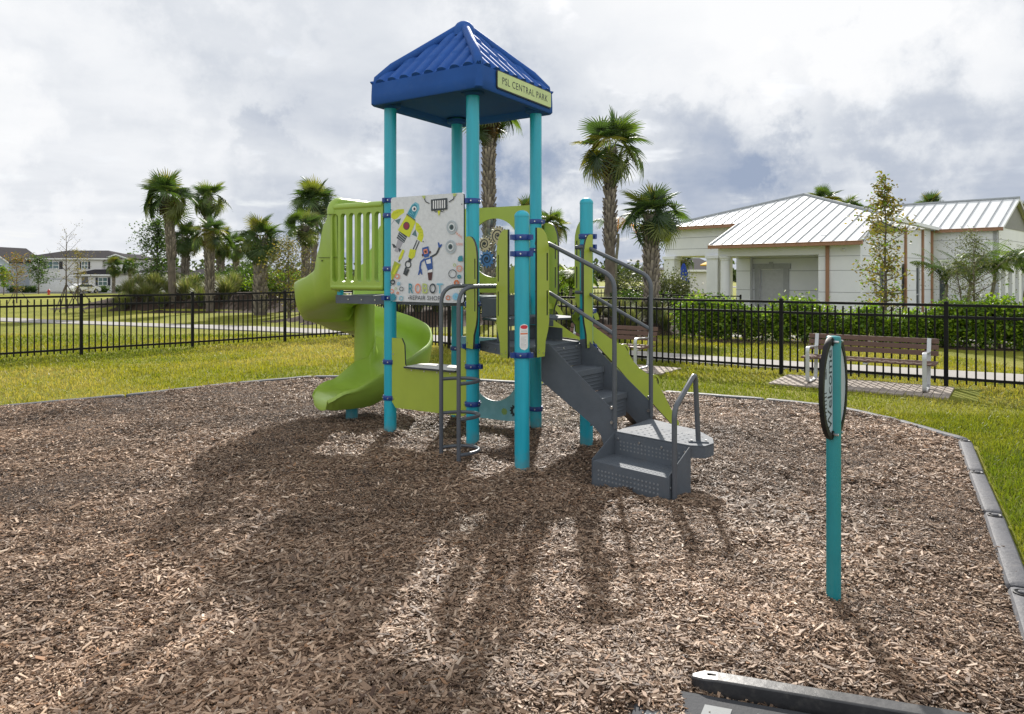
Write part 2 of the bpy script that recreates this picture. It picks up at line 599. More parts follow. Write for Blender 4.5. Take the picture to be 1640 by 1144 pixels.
def axis(lo, hi, near, fine, growth):
    """grid coordinates, fine near 'near' and coarser away from it"""
    out = [near]
    s = fine
    x = near
    while x < hi:
        x += s; s *= growth; out.append(min(x, hi))
    x, s = near, fine
    while x > lo:
        x -= s; s *= growth; out.append(max(x, lo))
    return np.array(sorted(set(out)))


def edge_d(x, y):
    d = np.full(len(x), 9.0)
    for i in range(len(MULCH)):
        (x1, y1), (x2, y2) = MULCH[i - 1], MULCH[i]
        dx, dy = x2 - x1, y2 - y1
        t = np.clip(((x - x1) * dx + (y - y1) * dy) / (dx * dx + dy * dy), 0, 1)
        d = np.minimum(d, np.hypot(x - x1 - t * dx, y - y1 - t * dy))
    return d


LAWN = lawn_mat()
me = grid_mesh('lawn', axis(-420, 420, 0, .3, 1.03), axis(-40, 800, 9, .3, 1.025), ground_z, LAWN,
               keep=lambda x, y: ~(in_poly(x, y, MULCH) & (edge_d(x, y) > .45)))
lawn = link('lawn', me); tag(lawn, kind='structure')


# mulch: lumpy bed with thousands of loose chips
def mulch_z(x, y):
    z = -.002 + .034 * sstep(1.1, .3, edge_d(x, y)) + .050 * vnoise(x * .9 + 3, y * .9) + .030 * vnoise(x * 2.7, y * 2.7 + 9) + .032 * vnoise(x * 7 + 5, y * 7) + .016 * vnoise(x * 15 + 2, y * 15 + 8)
    for bx, by, h, s in [(1.2, 5.05, .06, .35), (.7, 5.45, .05, .3), (1.63, 3.64, .012, .15), (.085, 6.1, .022, .2), (-.36, 6.9, .035, .3), (-1.9, 8.1, -.03, .5),
                         (.5, 2.85, .03, .3), (-.55, 6.35, .03, .3), (-1.262, 7.444, .045, .22), (.254, 7.68, .04, .2), (-.63, 8.22, .04, .2), (.716, 6.908, .045, .22)]:
        z = z + h * np.exp(-((x - bx) ** 2 + (y - by) ** 2) / (s * s))
    ramp_zone = np.exp(-(((x - 1.1) / .85) ** 2 + ((y - 2.3) / .50) ** 2) ** 2)
    return z - .05 * ramp_zone


def mulch_mat():
    m, nt, bs, out = nodes('wood_mulch')
    L = nt.links
    tc = N(nt, 'ShaderNodeTexCoord')
    v = N(nt, 'ShaderNodeTexVoronoi', Scale=55.0)
    mp = N(nt, 'ShaderNodeMapping'); mp.inputs['Scale'].default_value = (1, .6, 1); mp.inputs['Rotation'].default_value = (0, 0, .6)
    L.new(tc.outputs['Object'], mp.inputs['Vector']); L.new(mp.outputs['Vector'], v.inputs['Vector'])
    r = ramp(nt, [(0, (.018, .012, .009)), (.45, (.06, .04, .03)), (.8, (.15, .11, .082)), (1, (.25, .19, .145))])
    sp = N(nt, 'ShaderNodeSeparateColor'); L.new(v.outputs['Color'], sp.inputs[0])
    L.new(sp.outputs[0], r.inputs['Fac']); L.new(r.outputs['Color'], bs.inputs['Base Color'])
    bs.inputs['Roughness'].default_value = .85
    bp = N(nt, 'ShaderNodeBump', Strength=1, Distance=.03)
    L.new(v.outputs['Distance'], bp.inputs['Height']); L.new(bp.outputs['Normal'], bs.inputs['Normal'])
    return m


me = grid_mesh('mulch_bed', np.arange(-9, 5, .06), np.arange(-.8, 11.7, .06), mulch_z, mulch_mat(),
               keep=lambda x, y: in_poly(x, y, MULCH))
tag(link('mulch_bed', me), kind='structure')


def chips(n, xlo, xhi, ylo, yhi, dens):
    x = rng.uniform(xlo, xhi, n); y = rng.uniform(ylo, yhi, n)
    d = np.hypot(x, y)
    keep = in_poly(x, y, MULCH) & (np.abs(x) < .98 * y + .6)
    # the pad by the entrance only carries a few strays
    tx, ty = .9495, -.3139                           # along the entrance edge timber
    pu = (x - .725) * tx + (y - 2.90) * ty; pv = (x - .725) * ty - (y - 2.90) * tx
    bury = .05 + .07 * vnoise(pu * 9, pv * 9) + .10 * np.clip(.2 - pu, 0, 1)
    pad = (pu > -.22) & (pu < 1.5) & (pv > bury) & (pv < 1.0) & (mulch_z(x, y) < .012)
    keep &= ~(pad & (rng.random(n) > .06))
    keep &= rng.random(n) < dens(d)
    x, y = x[keep], y[keep]
    k = len(x)
    ln = (rng.lognormal(math.log(.0170), .50, k) * (1 + .9 * vnoise(x * 1.7 + 30, y * 1.7))).clip(.007, .075)
    wd = (ln * rng.uniform(.20, .58, k)).clip(.004, .020)
    th = rng.uniform(.0014, .0045, k)
    yaw = rng.uniform(0, 2 * PI, k)
    pit = rng.normal(0, .20, k); rol = rng.normal(0, .24, k)
    z = mulch_z(x, y) + rng.uniform(-.002, .020, k) + np.abs(np.sin(pit)) * ln * .35
    taper = rng.uniform(.35, 1.0, (k, 2))
    skew = rng.normal(0, .15, (k, 2)) * ln[:, None]
    ux = np.stack([np.cos(yaw) * np.cos(pit), np.sin(yaw) * np.cos(pit), np.sin(pit)], 1)
    side = np.stack([-np.sin(yaw), np.cos(yaw), np.zeros(k)], 1)
    up = np.cross(ux, side)
    uy = side * np.cos(rol)[:, None] + up * np.sin(rol)[:, None]
    uz = np.cross(ux, uy)
    c = np.stack([x, y, z], 1)
    vs = np.zeros((k, 8, 3), np.float32)
    i = 0
    for dz in (-.5, .5):
        for sx, sy in ((-.5, -.5), (.5, -.5), (.5, .5), (-.5, .5)):
            t = taper[:, 0] if sx < 0 else taper[:, 1]
            off = skew[:, 0] if sy < 0 else skew[:, 1]
            vs[:, i] = c + ux * (sx * ln + off)[:, None] + uy * (sy * wd * t)[:, None] + uz * (dz * th)[:, None]
            i += 1
    q = np.array([(4, 5, 6, 7), (0, 1, 5, 4), (1, 2, 6, 5), (2, 3, 7, 6), (3, 0, 4, 7)])
    qs = (q[None] + (np.arange(k) * 8)[:, None, None]).reshape(-1, 4)
    pal = np.array([(.065, .036, .022), (.118, .074, .047), (.20, .130, .084), (.28, .190, .127), (.345, .250, .175), (.44, .345, .26), (.245, .185, .14), (.26, .145, .078)])
    ix = rng.choice(len(pal), k, p=[.10, .19, .25, .22, .12, .035, .055, .03])
    col = pal[ix] * rng.uniform(.80, 1.35, k)[:, None]
    # broad weathering: paler, drier drifts and darker, damper ones
    drift = 1.08 + .55 * vnoise(x * .8 + 11, y * .8 + 4) + .45 * vnoise(x * 2.3, y * 2.3 + 40)
    col *= drift[:, None]
    tint = np.repeat(col, 8, 0)
    return vs.reshape(-1, 3), qs, tint


v, q, t = chips(1600000, -9.2, 5, 2.0, 11.7, lambda d: np.clip(7.5 / np.maximum(d, 2.4) ** 1.15, 0, 1) * .75)
v2, q2, t2 = chips(380000, -4.8, 4.2, 2.0, 5.6, lambda d: np.clip(1.8 - d * .3, 0, 1))
me = np_mesh('wood_chips', np.concatenate([v, v2]), np.concatenate([q, q2 + len(v)]), M['chip'], np.concatenate([t, t2]))
tag(link('wood_chips', me), kind='stuff', label='loose tan and brown wood chips covering the play area')


PATHC = [(-34, 29), (-19, 26.6), (-11.9, 23.6), (-7.2, 21.6), (-3.4, 19.8), (-1.0, 17.6), (1, 16.0), (3.04, 14.45), (4.9, 13.2), (8.1, 11.3), (12, 8.9), (16, 6)]
PADS = [((5.29, 10.65), (1.30, -.92, 0), 1.38, .63), ((1.66, 13.02), (1.30, -.92, 0), 1.3, .48)]


def near_path(x, y, w=.62):
    m = np.zeros(len(x), bool)
    for (x1, y1), (x2, y2) in zip(PATHC, PATHC[1:]):
        dx, dy = x2 - x1, y2 - y1
        t = np.clip(((x - x1) * dx + (y - y1) * dy) / (dx * dx + dy * dy), 0, 1)
        m |= np.hypot(x - x1 - t * dx, y - y1 - t * dy) < w
    for (px, py), (ux, uy, _), hx, hy in PADS:
        l = math.hypot(ux, uy); ux, uy = ux / l, uy / l
        m |= (np.abs((x - px) * ux + (y - py) * uy) < hx) & (np.abs(-(x - px) * uy + (y - py) * ux) < hy)
    return m


# grass blades: outside the mulch, near the borders dense, thinning towards the fence
def blades(n, xlo, xhi, ylo, yhi, dens, hscale=1.0):
    x = rng.uniform(xlo, xhi, n); y = rng.uniform(ylo, yhi, n)
    d = np.hypot(x, y)
    keep = ~in_poly(x, y, MULCH_OUT) & ~near_path(x, y) & (np.abs(x) < .85 * y + .6) & (rng.random(n) < dens(d))
    x, y, d = x[keep], y[keep], d[keep]
    k = len(x)
    h = rng.lognormal(math.log(.040), .35, k).clip(.015, .10) * hscale * (1 + .5 * vnoise(x * 1.5, y * 1.5))
    wd = rng.uniform(.0025, .0055, k) * np.maximum(1, d / 7)
    yaw = rng.uniform(0, 2 * PI, k)
    ln = np.abs(rng.normal(0, .55, k)) * h
    s = np.stack([np.cos(yaw), np.sin(yaw), np.zeros(k)], 1) * wd[:, None]
    b = np.stack([x, y, ground_z(x, y) - .004], 1)
    la = rng.uniform(0, 2 * PI, k)
    lean = np.stack([np.cos(la) * ln, np.sin(la) * ln, h], 1)
    mid = b + lean * .5 + np.stack([np.zeros(k), np.zeros(k), h * .14], 1)
    vs = np.stack([b - s, b + s, mid + s * .7, mid - s * .7, b + lean], 1)
    i = np.arange(k) * 5
    q = np.stack([i, i + 1, i + 2, i + 3], 1)
    t = np.stack([i + 3, i + 2, i + 4], 1)
    a = (vnoise(x * .5, y * .5 + 7) + .5 * vnoise(x * 2.2, y * 2.2) + rng.normal(0, .16, k) + .40 + .5 * np.maximum(0, vnoise(x * .9 + 20, y * .9 + 3) - .12)).clip(0, 1)
    g = np.array([.13, .175, .014]); yl = np.array([.265, .265, .030]); tan = np.array([.37, .32, .12])
    col = np.where(a[:, None] < .55, g + (yl - g) * (a[:, None] / .55), yl + (tan - yl) * ((a[:, None] - .55) / .45))
    # the strip beside the right-hand border is fresher and greener
    fresh = (sstep(4.2, 2.2, np.abs(x - 4.6) + np.abs(y - 6.2) * .55))[:, None]
    col = col * (1 - .38 * fresh) + np.array([.11, .165, .018]) * .38 * fresh
    col *= rng.uniform(.75, 1.25, k)[:, None]
    return vs.reshape(-1, 3), q, t, np.repeat(col, 5, 0)


cen = np.mean(np.array(MULCH), 0)
MULCH_OUT = []
for i, p in enumerate(MULCH):
    a = np.array(MULCH[i - 1]); b = np.array(MULCH[(i + 1) % len(MULCH)])
    t_ = (b - a) / np.linalg.norm(b - a)
    nrm = np.array([t_[1], -t_[0]])
    if np.dot(nrm, np.array(p) - cen) < 0: nrm = -nrm
    MULCH_OUT.append(tuple(np.array(p) + nrm * .10))
A = blades(150000, 1.6, 7.5, 2.4, 8.5, lambda d: 1.0 + 0 * d)
B = blades(330000, -14, 9, 7.2, 20, lambda d: np.clip(1.25 - d * .045, .1, 1))
v = np.concatenate([A[0], B[0]])
me = np_mesh('grass', v, np.concatenate([A[1], B[1] + len(A[0])]), M['grassleaf'], np.concatenate([A[3], B[3]]),
             tris=np.concatenate([A[2], B[2] + len(A[0])]))
tag(link('grass', me), kind='stuff', label='short yellow green lawn grass round the mulch')


# concrete path behind the fence, the walk by the hedge
def ribbon(name, pts, wid, m, dz=.02, thick=.1):
    pts = [V(p[0], p[1], 0) for p in pts]
    fine = []
    for a, b in zip(pts, pts[1:]):
        k = max(1, int((b - a).length / 1.0))
        fine += [a.lerp(b, i / k) for i in range(k)]
    fine.append(pts[-1])
    mb = MB()
    vs = []
    for i, p in enumerate(fine):
        t = (fine[min(i + 1, len(fine) - 1)] - fine[max(i - 1, 0)]).normalized()
        n = V(-t.y, t.x, 0) * wid / 2
        for q in (p + n, p - n):
            z = gz(q.x, q.y) + dz
            vs += [(q.x, q.y, z), (q.x, q.y, z - thick)]
    fs = []
    for i in range(len(fine) - 1):
        a = i * 4
        fs += [(a, a + 2, a + 6, a + 4), (a, a + 4, a + 5, a + 1), (a + 2, a + 3, a + 7, a + 6)]
    mb.add(vs, fs)
    return tag(mb.build(name, m, recalc=True), kind='structure')


ribbon('path', PATHC, 1.2, M['concrete'], .03)
def bed_mesh(name, bx, by, rx, ry, seed):
    n = 40
    vs, fs = [(bx, by, gz(bx, by) + .03)], []
    rr = random.Random(seed); ph = [rr.uniform(0, 6) for _ in range(3)]
    rings = 8
    for k in range(1, rings + 1):
        for i in range(n):
            a = 2 * PI * i / n
            w = 1 + .10 * math.sin(3 * a + ph[0]) + .06 * math.sin(5 * a + ph[1])
            x, y = bx + rx * w * k / rings * math.cos(a), by + ry * w * k / rings * math.sin(a)
            vs.append((x, y, gz(x, y) + (.035 if k < rings else -.02)))
    for i in range(n): fs.append((0, 1 + i, 1 + (i + 1) % n))
    for k in range(rings - 1):
        for i in range(n):
            a, b = 1 + k * n + i, 1 + k * n + (i + 1) % n
            fs.append((a, a + n, b + n, b))
    mb = MB(); mb.add(vs, fs, 0, True)
    tag(mb.build(name, M['bedmulch']), kind='structure')


M['bedmulch'] = mat('dark_bed_mulch', (.045, .030, .022), .95, var=.45, scale=9, bump=.6, bscale=14, spec=.15)
for i_, (bx, by, rx, ry, h_) in enumerate([(-14.2, 35.2, 7.8, 3.9, 0), (3.6, 22.3, 3.6, 2.9, 0), (-4.2, 25.2, 4.4, 2.7, 0), (8.0, 18.45, 3.6, 1.0, 0), (12.3, 16.7, 3.0, .9, 0)]):
    bed_mesh('planting_bed', bx, by, rx, ry, i_)
ribbon('pavement', [(3.0, 22.5), (7.5, 20.4), (13, 18.7), (20, 16.4), (28, 14)], 2.0, M['concrete'], .03)
ribbon('road', [(-170, 108), (-60, 111), (60, 113), (170, 112)], 9, mat('asphalt', (.09, .09, .09), .85, bump=.3), .05)
# ------------------------------------------------------------------ play structure
ORI = V(-.2, 7.3, 0)
PS = thing('play_structure', 'tall playground structure with blue pyramid roof, teal posts, lime slide and grey stairs', 'playground', ORI)
E = lambda x, y, z=0: V(x, y, z)
pL, pF, pR, pB = E(-1.262, 7.444), E(-.378, 6.908), E(.254, 7.682), E(-.630, 8.218)
p5, p6 = E(.085, 6.097), E(.716, 6.908)
PR = .0635
ZU, ZL, ZM = 1.45, 1.03, 1.25
UP = V(0, 0, 1)


def clampring(z, parent, c, dirs=()):
    """blue two-piece collar with lugs towards the panels and small bolt heads"""
    mb = MB()
    mb.lathe(c + UP * z, [(PR - .004, -.024), (PR + .011, -.024), (PR + .013, -.020), (PR + .013, .020), (PR + .011, .024), (PR - .004, .024)], 28)
    for d in dirs:
        d = d.normalized()
        n = V(-d.y, d.x, 0)
        mb.obox(c + UP * (z - .022) + d * (PR - .01) - n * .016, d * .055, n * .032, UP * .044)
    for a in range(0, 360, 60):
        dd = V(math.cos(R(a + 20)), math.sin(R(a + 20)), 0)
        mb.tube([c + UP * z + dd * (PR + .010), c + UP * z + dd * (PR + .019)], .007, 8, mat=1)
    return mb.build('clamp', [M['navy'], M['bolt']], parent)


def post(c, top, domed=True, clamps=()):
    mb = MB()
    prof = [(PR, -.25), (PR, top - (.055 if domed else 0))]
    if domed:
        prof += [(PR + .0025, top - .056), (PR + .0025, top - .050)]
        prof += [((PR + .0025) * math.cos(a), top - .050 + .050 * math.sin(a)) for a in (R(15), R(30), R(45), R(60), R(75), R(86))]
    mb.lathe(c, prof, 36)
    o = mb.build('support_post', M['teal'], PS, angle=50)
    for z, dirs in clamps:
        clampring(z, o, c, dirs)
    return o


dLF = (pF - pL).normalized(); dFR = (pR - pF).normalized(); dF5 = (p5 - pF).normalized(); d56 = (p6 - p5).normalized(); dR6 = (p6 - pR).normalized()
dBR = (pR - pB).normalized(); dLB = (pB - pL).normalized()
oLF = V(dLF.y, -dLF.x, 0)          # outward normals
oF5 = V(dF5.y, -dF5.x, 0)
o56 = V(d56.y, -d56.x, 0)
oR6 = -V(dR6.y, -dR6.x, 0)
oBR = -V(dBR.y, -dBR.x, 0)
ZR = 3.47
post(pL, ZR, False, [(2.435, [oLF]), (2.28, [-dLF]), (1.73, [-dLF]), (1.43, [oLF, -dLF]), (.77, [dLF]), (.40, [dLF])])
post(pF, ZR, False, [(2.375, [oLF, -dLF]), (1.39, [oLF]), (.985, [oF5]), (.79, [dBR]), (.43, [-dLF])])
post(pR, ZR, False, [(2.235, [oR6]), (1.93, [oR6]), (.92, [-dBR]), (.24, [-dBR])])
post(pB, ZR, False, [(2.33, [dBR]), (1.5, [dBR]), (.83, [dBR]), (.24, [dBR])])
post(p5, 2.216, True, [(1.985, [oF5, o56]), (1.845, [oF5, o56]), (.99, [oF5, o56])])
post(p6, 2.409, True, [(2.035, [o56, oR6]), (1.935, [o56, oR6]), (1.32, [oR6]), (.985, [o56])])

# warning label on the post by the stairs
mb = MB()
lab = V(-.03, -1, 0).normalized()
a0 = math.atan2(lab.y, lab.x)


def on_post(c, u, z, r):            # u metres round the post
    a = a0 + u / PR
    return c + V(math.cos(a) * r, math.sin(a) * r, z)


def label_patch(u0, u1, z0, z1, r, m, rounded=0.0, n=8, k=10):
    vs, fs = [], []
    for j in range(k + 1):
        z = z0 + (z1 - z0) * j / k
        e = 0
        if rounded:
            t = min(z - z0, z1 - z)
            if t < rounded: e = rounded - math.sqrt(max(0, rounded ** 2 - (rounded - t) ** 2))
        for i in range(n + 1):
            u = (u0 + e) + (u1 - u0 - 2 * e) * i / n
            vs.append(on_post(p5, u, z, r))
    for j in range(k):
        for i in range(n):
            a = j * (n + 1) + i
            fs.append((a, a + 1, a + n + 2, a + n + 1))
    mb.add(vs, fs, m, True)


label_patch(-.018, .058, 1.035, 1.255, PR + .0015, 0, .036, 10, 24)
label_patch(-.012, .052, 1.213, 1.245, PR + .0022, 1, .02, 8, 8)
label_patch(-.012, .052, 1.167, 1.179, PR + .0022, 2)
for i in range(9):
    w_ = .046 if i % 4 != 3 else .03
    label_patch(-.008, -.008 + w_, 1.06 + i * .0105, 1.0625 + i * .0105, PR + .0022, 3, n=5, k=1)
for i in range(2):
    label_patch(-.006, .046, 1.187 + i * .009, 1.190 + i * .009, PR + .0022, 3, n=5, k=1)
mb.build('warning_label', [M['white'], mat('label_red', (.55, .03, .05), .5), mat('label_orange', (.62, .16, .06), .5), mat('label_grey', (.35, .36, .38), .5)], PS, recalc=False)

# ---------------- roof
rc = (pL + pF + pR + pB) / 4
rphi = R(12)
dirF = V(math.sin(rphi), -math.cos(rphi), 0)
dirRt = V(math.cos(rphi), math.sin(rphi), 0)
CR = .985
corners = [rc + dirF * CR, rc + dirRt * CR, rc - dirF * CR, rc - dirRt * CR]
ZB, ZT, ZA = 3.405, 3.615, 4.262
mb = MB()
hs = CR / math.sqrt(2)


def rounded_sq(h, r, n=6):
    pts = []
    for k in range(4):
        cxx, cyy = [(1, 1), (-1, 1), (-1, -1), (1, -1)][k]
        for i in range(n + 1):
            a = PI / 2 * k + PI / 2 * i / n
            pts.append(((h - r) * cxx + r * math.cos(a), (h - r) * cyy + r * math.sin(a)))
    return pts


ex = (corners[1] - corners[0]).normalized(); ey = (corners[2] - corners[1]).normalized()
rings = [(hs - .012, ZB - .006), (hs, ZB + .01), (hs, ZB + .10), (hs - .004, ZT), (hs - .03, ZT + .012)]
inner = [(hs - .05, ZB - .012), (hs - .09, ZB + .01), (hs - .12, ZB + .05)]
prof = inner[::-1] + rings
vs, fs = [], []
for h, z in prof:
    for (a, b) in rounded_sq(h, .06):
        vs.append(rc + ex * a + ey * b + UP * z)
n = len(rounded_sq(1, .06))
for i in range(len(prof) - 1):
    for j in range(n):
        a, b = i * n + j, i * n + (j + 1) % n
        fs.append((a, b, b + n, a + n))
fs.append(tuple(range(n)))            # closed soffit
mb.add(vs, fs, 0, True)
# ribbed slopes
for k in range(4):
    A_, B_ = corners[k], corners[(k + 1) % 4]
    along = (B_ - A_).normalized()
    midp = (A_ + B_) / 2
    midp = midp + (rc - midp) * .035
    inward = (rc - midp); inward.z = 0
    run = inward.length; inward.normalize()
    slope = V(inward.x * run, inward.y * run, ZA - ZT)
    nrm = along.cross(slope).normalized()
    if nrm.z < 0: nrm = -nrm
    NS, NTT = 129, 34
    half = hs * .975
    rib = 2 * half / 8.6
    vs, fs = [], []
    for i in range(NS):
        s_ = -half + 2 * half * i / (NS - 1)
        tmax = 1 - abs(s_) / half
        ph = (s_ / rib) % 1.0
        bump_ = math.sqrt(max(0, 1 - ((ph - .5) / .36) ** 2)) if abs(ph - .5) < .36 else 0
        for j in range(NTT):
            t = tmax * j / (NTT - 1)
            dist = t * slope.length
            tile = (dist / .30) % 1.0
            o_ =   .010 + .026 * bump_ + (.008 * (1 - tile) * bump_)
            if j == 0: o_ = .004
            if j == 1: t = .001
            vs.append(midp + UP * ZT + along * s_ + slope * t + nrm * o_)
    for i in range(NS - 1):
        for j in range(NTT - 1):
            a = i * NTT + j
            fs.append((a, a + NTT, a + NTT + 1, a + 1))
    mb.add(vs, fs, 0, True)
    # hip roll
    hp = [A_ + (rc - A_) * .075 + UP * (ZT - .015), A_ + (rc - A_) * .09 + UP * (ZT + .05)]
    for q in (.25, .5, .75, .985):
        p = A_ + (rc - A_) * q
        hp.append(V(p.x, p.y, ZT + (ZA - ZT) * q + .03))
    mb.tube(hp, [.036, .046, .048, .046, .046, .046], 14)
mb.lathe(V(rc.x, rc.y, 0), [(.135, ZA - .10), (.125, ZA - .04), (.105, ZA + .012), (.08, ZA + .045), (.05, ZA + .065), (.02, ZA + .073)], 24)
# post sockets under the roof
for p in (pL, pF, pR, pB):
    mb.lathe(p, [(.115, ZB + .03), (.11, ZB - .002), (PR + .008, ZB - .02)], 24)
roof = mb.build('roof', M['blue_roof'], PS, angle=40)


# text -> flat mesh parts
def text_mesh(body, size, extrude=0.0, spacing=1.0, bold=0.0):
    cu = bpy.data.curves.new('lettering', 'FONT')
    cu.body = body; cu.size = size; cu.align_x = 'CENTER'; cu.align_y = 'CENTER'
    cu.space_character = spacing
    cu.offset = bold
    cu.extrude = extrude
    cu.resolution_u = 4
    ob = bpy.data.objects.new('lettering', cu)
    me = bpy.data.meshes.new_from_object(ob)
    vs = [v.co.copy() for v in me.vertices]
    fs = [tuple(p.vertices) for p in me.polygons]
    bpy.data.objects.remove(ob); bpy.data.curves.remove(cu); bpy.data.meshes.remove(me)
    xs = [v.x for v in vs]; ys = [v.y for v in vs]
    return vs, fs, (min(xs), max(xs), min(ys), max(ys))


def put_text(mb, body, o, eu, ev, w, h, m, spacing=1.0, bold=0.0, fit=True, shear=0):
    """lettering fitted to w x h, centred on o in the plane eu, ev"""
    vs, fs, (x0, x1, y0, y1) = text_mesh(body, 1.0, spacing=spacing, bold=bold)
    sx, sy = w / (x1 - x0), h / (y1 - y0)
    if not fit: sx = sy
    cx, cy = (x0 + x1) / 2, (y0 + y1) / 2
    mb.add([Vector(o) + Vector(eu) * ((v.x - cx) * sx) + Vector(ev) * ((v.y - cy) * sy) for v in vs], fs, m)


def rrect(w, h, r, n=5, x=0, y=0):
    out = []
    for k, (sx, sy) in enumerate([(1, 1), (-1, 1), (-1, -1), (1, -1)]):
        for i in range(n + 1):
            a = PI / 2 * k + PI / 2 * i / n
            out.append((x + sx * (w / 2 - r) + r * math.cos(a), y + sy * (h / 2 - r) + r * math.sin(a)))
    return out


# name board on the right-hand fascia
A_, B_ = corners[0], corners[1]
al = (B_ - A_).normalized(); outw = V(al.y, -al.x, 0)
o_ = A_.lerp(B_, .56) + UP * 3.53 + outw * .004
mb = MB()
mb.prism(o_, al, UP, outw * .012, rrect(1.03, .175, .022), mat=1)
mb.prism(o_ + outw * .0122, al, UP, outw * .003, rrect(1.01, .155, .016), mat=0)
put_text(mb, 'PSL CENTRAL PARK', o_ + outw * .0165, al, UP, .86, .068, 2, spacing=1.12)
mb.build('name_board', [mat('name_board_lime', (.50, .60, .26), .4), M['board_edge'], M['ink']], roof, recalc=False)

# ---------------- decks
def deck(poly, ztop, name='deck', rim=.09):
    mb = MB()
    mb.prism(V(0, 0, ztop), V(1, 0, 0), V(0, 1, 0), V(0, 0, -.012), poly)
    for i in range(len(poly)):
        a, b = V(*poly[i], 0), V(*poly[(i + 1) % len(poly)], 0)
        t = (b - a).normalized(); nn = V(t.y, -t.x, 0)
        mb.obox(a + UP * (ztop - rim) - nn * .0, b - a, -nn * .006, UP * (rim - .013))
        k = int((b - a).length / .16)
        for j in range(1, k):
            p = a.lerp(b, j / k) + UP * (ztop - .045)
            mb.tube([p - nn * .002, p + nn * .008], .008, 8, mat=1)
    return mb.build(name, [M['steel'], M['bolt']], PS)


def inset(poly, m):
    c = sum((V(p.x, p.y, 0) for p in poly), V(0, 0, 0)) / len(poly)
    return [tuple((p + (c - p).normalized() * m).xy) for p in poly]


deck(inset([pL, pF, pR, pB], .075), ZU)
HL = -dLF                                            # slide heading at the start
e1 = pL + HL * .82
e2 = pB + HL * .82
deck(inset([pL + HL * .02, pB + HL * .02, e2, e1], .03), ZU - .003)
deck(inset([pF, p5, p6, pR], .07), ZL)
# raised step between the decks: top, riser
mb = MB()
ctr = (pF + pR) / 2
inw = (p5 + p6 - pF - pR).normalized()
a0_, b0_ = pF + dFR * .12, pR - dFR * .12
mb.obox(a0_ + UP * (ZM - .02) + inw * .02, b0_ - a0_, inw * .30, UP * .02)
mb.obox(a0_ + UP * (ZL + .005) + inw * .315, b0_ - a0_, inw * .005, UP * .10)
mb.obox(a0_ + UP * (ZM - .075) + inw * .315, b0_ - a0_, inw * .005, UP * .055)
mb.obox(a0_ + UP * (ZM + .004) + inw * .012, b0_ - a0_, inw * .005, UP * (ZU - ZM - .02))
# second step along the climber side
s0, s1 = pR + dR6 * .14, p6 - dR6 * .12
mb.obox(s0 + UP * (ZM - .016) - oR6 * .30, s1 - s0, oR6 * .36, UP * .02)
mb.obox(s0 + UP * (ZM - .075) - oR6 * .306, s1 - s0, oR6 * .005, UP * .058)
mb.obox(s0 + UP * (ZL + .005) - oR6 * .20, s1 - s0, oR6 * .005, UP * .12)
mb.build('deck_step', M['steel'], PS, bevel=.004)

# ---------------- side panels by the entrances (lime boards with a slot)
def entry_panel(o, d, outw, t0, t1, z0, z1, flip=False, slots=True, rail=None):
    w = t1 - t0
    k = .19 * w / .24
    # u to the right of d; inner edge (with slot) at u=w
    out = [(0, 0), (w * .62, 0), (w * .66, .05), (w * .70, .13), (w * .92, .23), (w, .30), (w, z1 - z0 - .22)]
    for i in range(7):
        a = PI / 2 * i / 6
        out.append((w - w * .72 * (1 - math.cos(a)), z1 - z0 - .22 + .22 * math.sin(a)))
    out += [(0, z1 - z0)]
    holes = []
    if slots:
        def slot(zb, zt, x):
            h = []
            for i in range(7):
                a = PI + PI * i / 6
                h.append((x + .010 * math.cos(a), zb + .010 * math.sin(a)))
            for i in range(7):
                a = PI * i / 6
                h.append((x + .010 * math.cos(a), zt + .010 * math.sin(a)))
            return h
        holes = [slot(.36, .56, w * .83), slot(.66, z1 - z0 - .22, w * .83)]
    if flip:
        out = [(w - u, v) for u, v in out][::-1]
        holes = [[(w - u, v) for u, v in h][::-1] for h in holes]
    org = o + d * t0 + UP * z0 + outw * (PR + .014)
    mb = MB()
    mb.prism(org, d, UP, outw * .019, out, holes, mat=0, side=1)
    for u, v in ((.03, .04), (.03, .06), (w * .5, .03)):
        uu = w - u if flip else u
        p = org + d * uu + UP * v + outw * .019
        mb.tube([p, p + outw * .004], .006, 8, mat=2)
    return mb.build('entry_panel', [M['lime_board'], M['board_edge'], M['bolt']], PS)


entry_panel(pF, dF5, oF5, .055, .275, .975, 2.03)
entry_panel(pF, dF5, oF5, .655, .855, .955, 2.055, flip=True)
entry_panel(p5, d56, o56, .085, .265, .965, 2.07)
entry_panel(p5, d56, o56, .83, .985, .98, 2.05, flip=True, slots=False)
entry_panel(pR, dR6, oR6, .05, .30, 1.18, 2.22)
entry_panel(pR, dR6, oR6, .60, .82, 1.18, 2.22, flip=True)

# ---------------- robot picture panel
mb = MB()
po = pL + oLF * (PR + .012) + dLF * .09 + UP * 1.398
PW, PH = .905, 1.055
pmats = ['board_white', 'board_edge']
extra = {'y': (.56, .60, .02), 'yd': (.36, .42, .03), 'red': (.24, .02, .05), 'dk': (.03, .04, .05), 'teal': (.02, .22, .30), 'lteal': (.16, .44, .55), 'gr': (.09, .17, .18),
         'grey': (.33, .33, .37), 'lg': (.40, .46, .50), 'blue': (.02, .08, .30), 'sal': (.70, .24, .14), 'brn': (.07, .02, .02), 'w': (.72, .73, .74),
         'org': (.55, .16, .06), 'lime': (.42, .50, .15), 'sky': (.20, .48, .68), 'ltxt': (.16, .42, .55), 'pale': (.66, .55, .50)}
pidx = {'base': 0}
pm = [M['board_white'], M['board_edge']]
for k, c in extra.items():
    pidx[k] = len(pm)
    pm.append(mat('print_' + k, c, .45, var=.05, scale=30))
mb.prism(po, dLF, UP, oLF * .019, rrect(PW, PH, .03, x=PW / 2, y=PH / 2), mat=0, side=1)
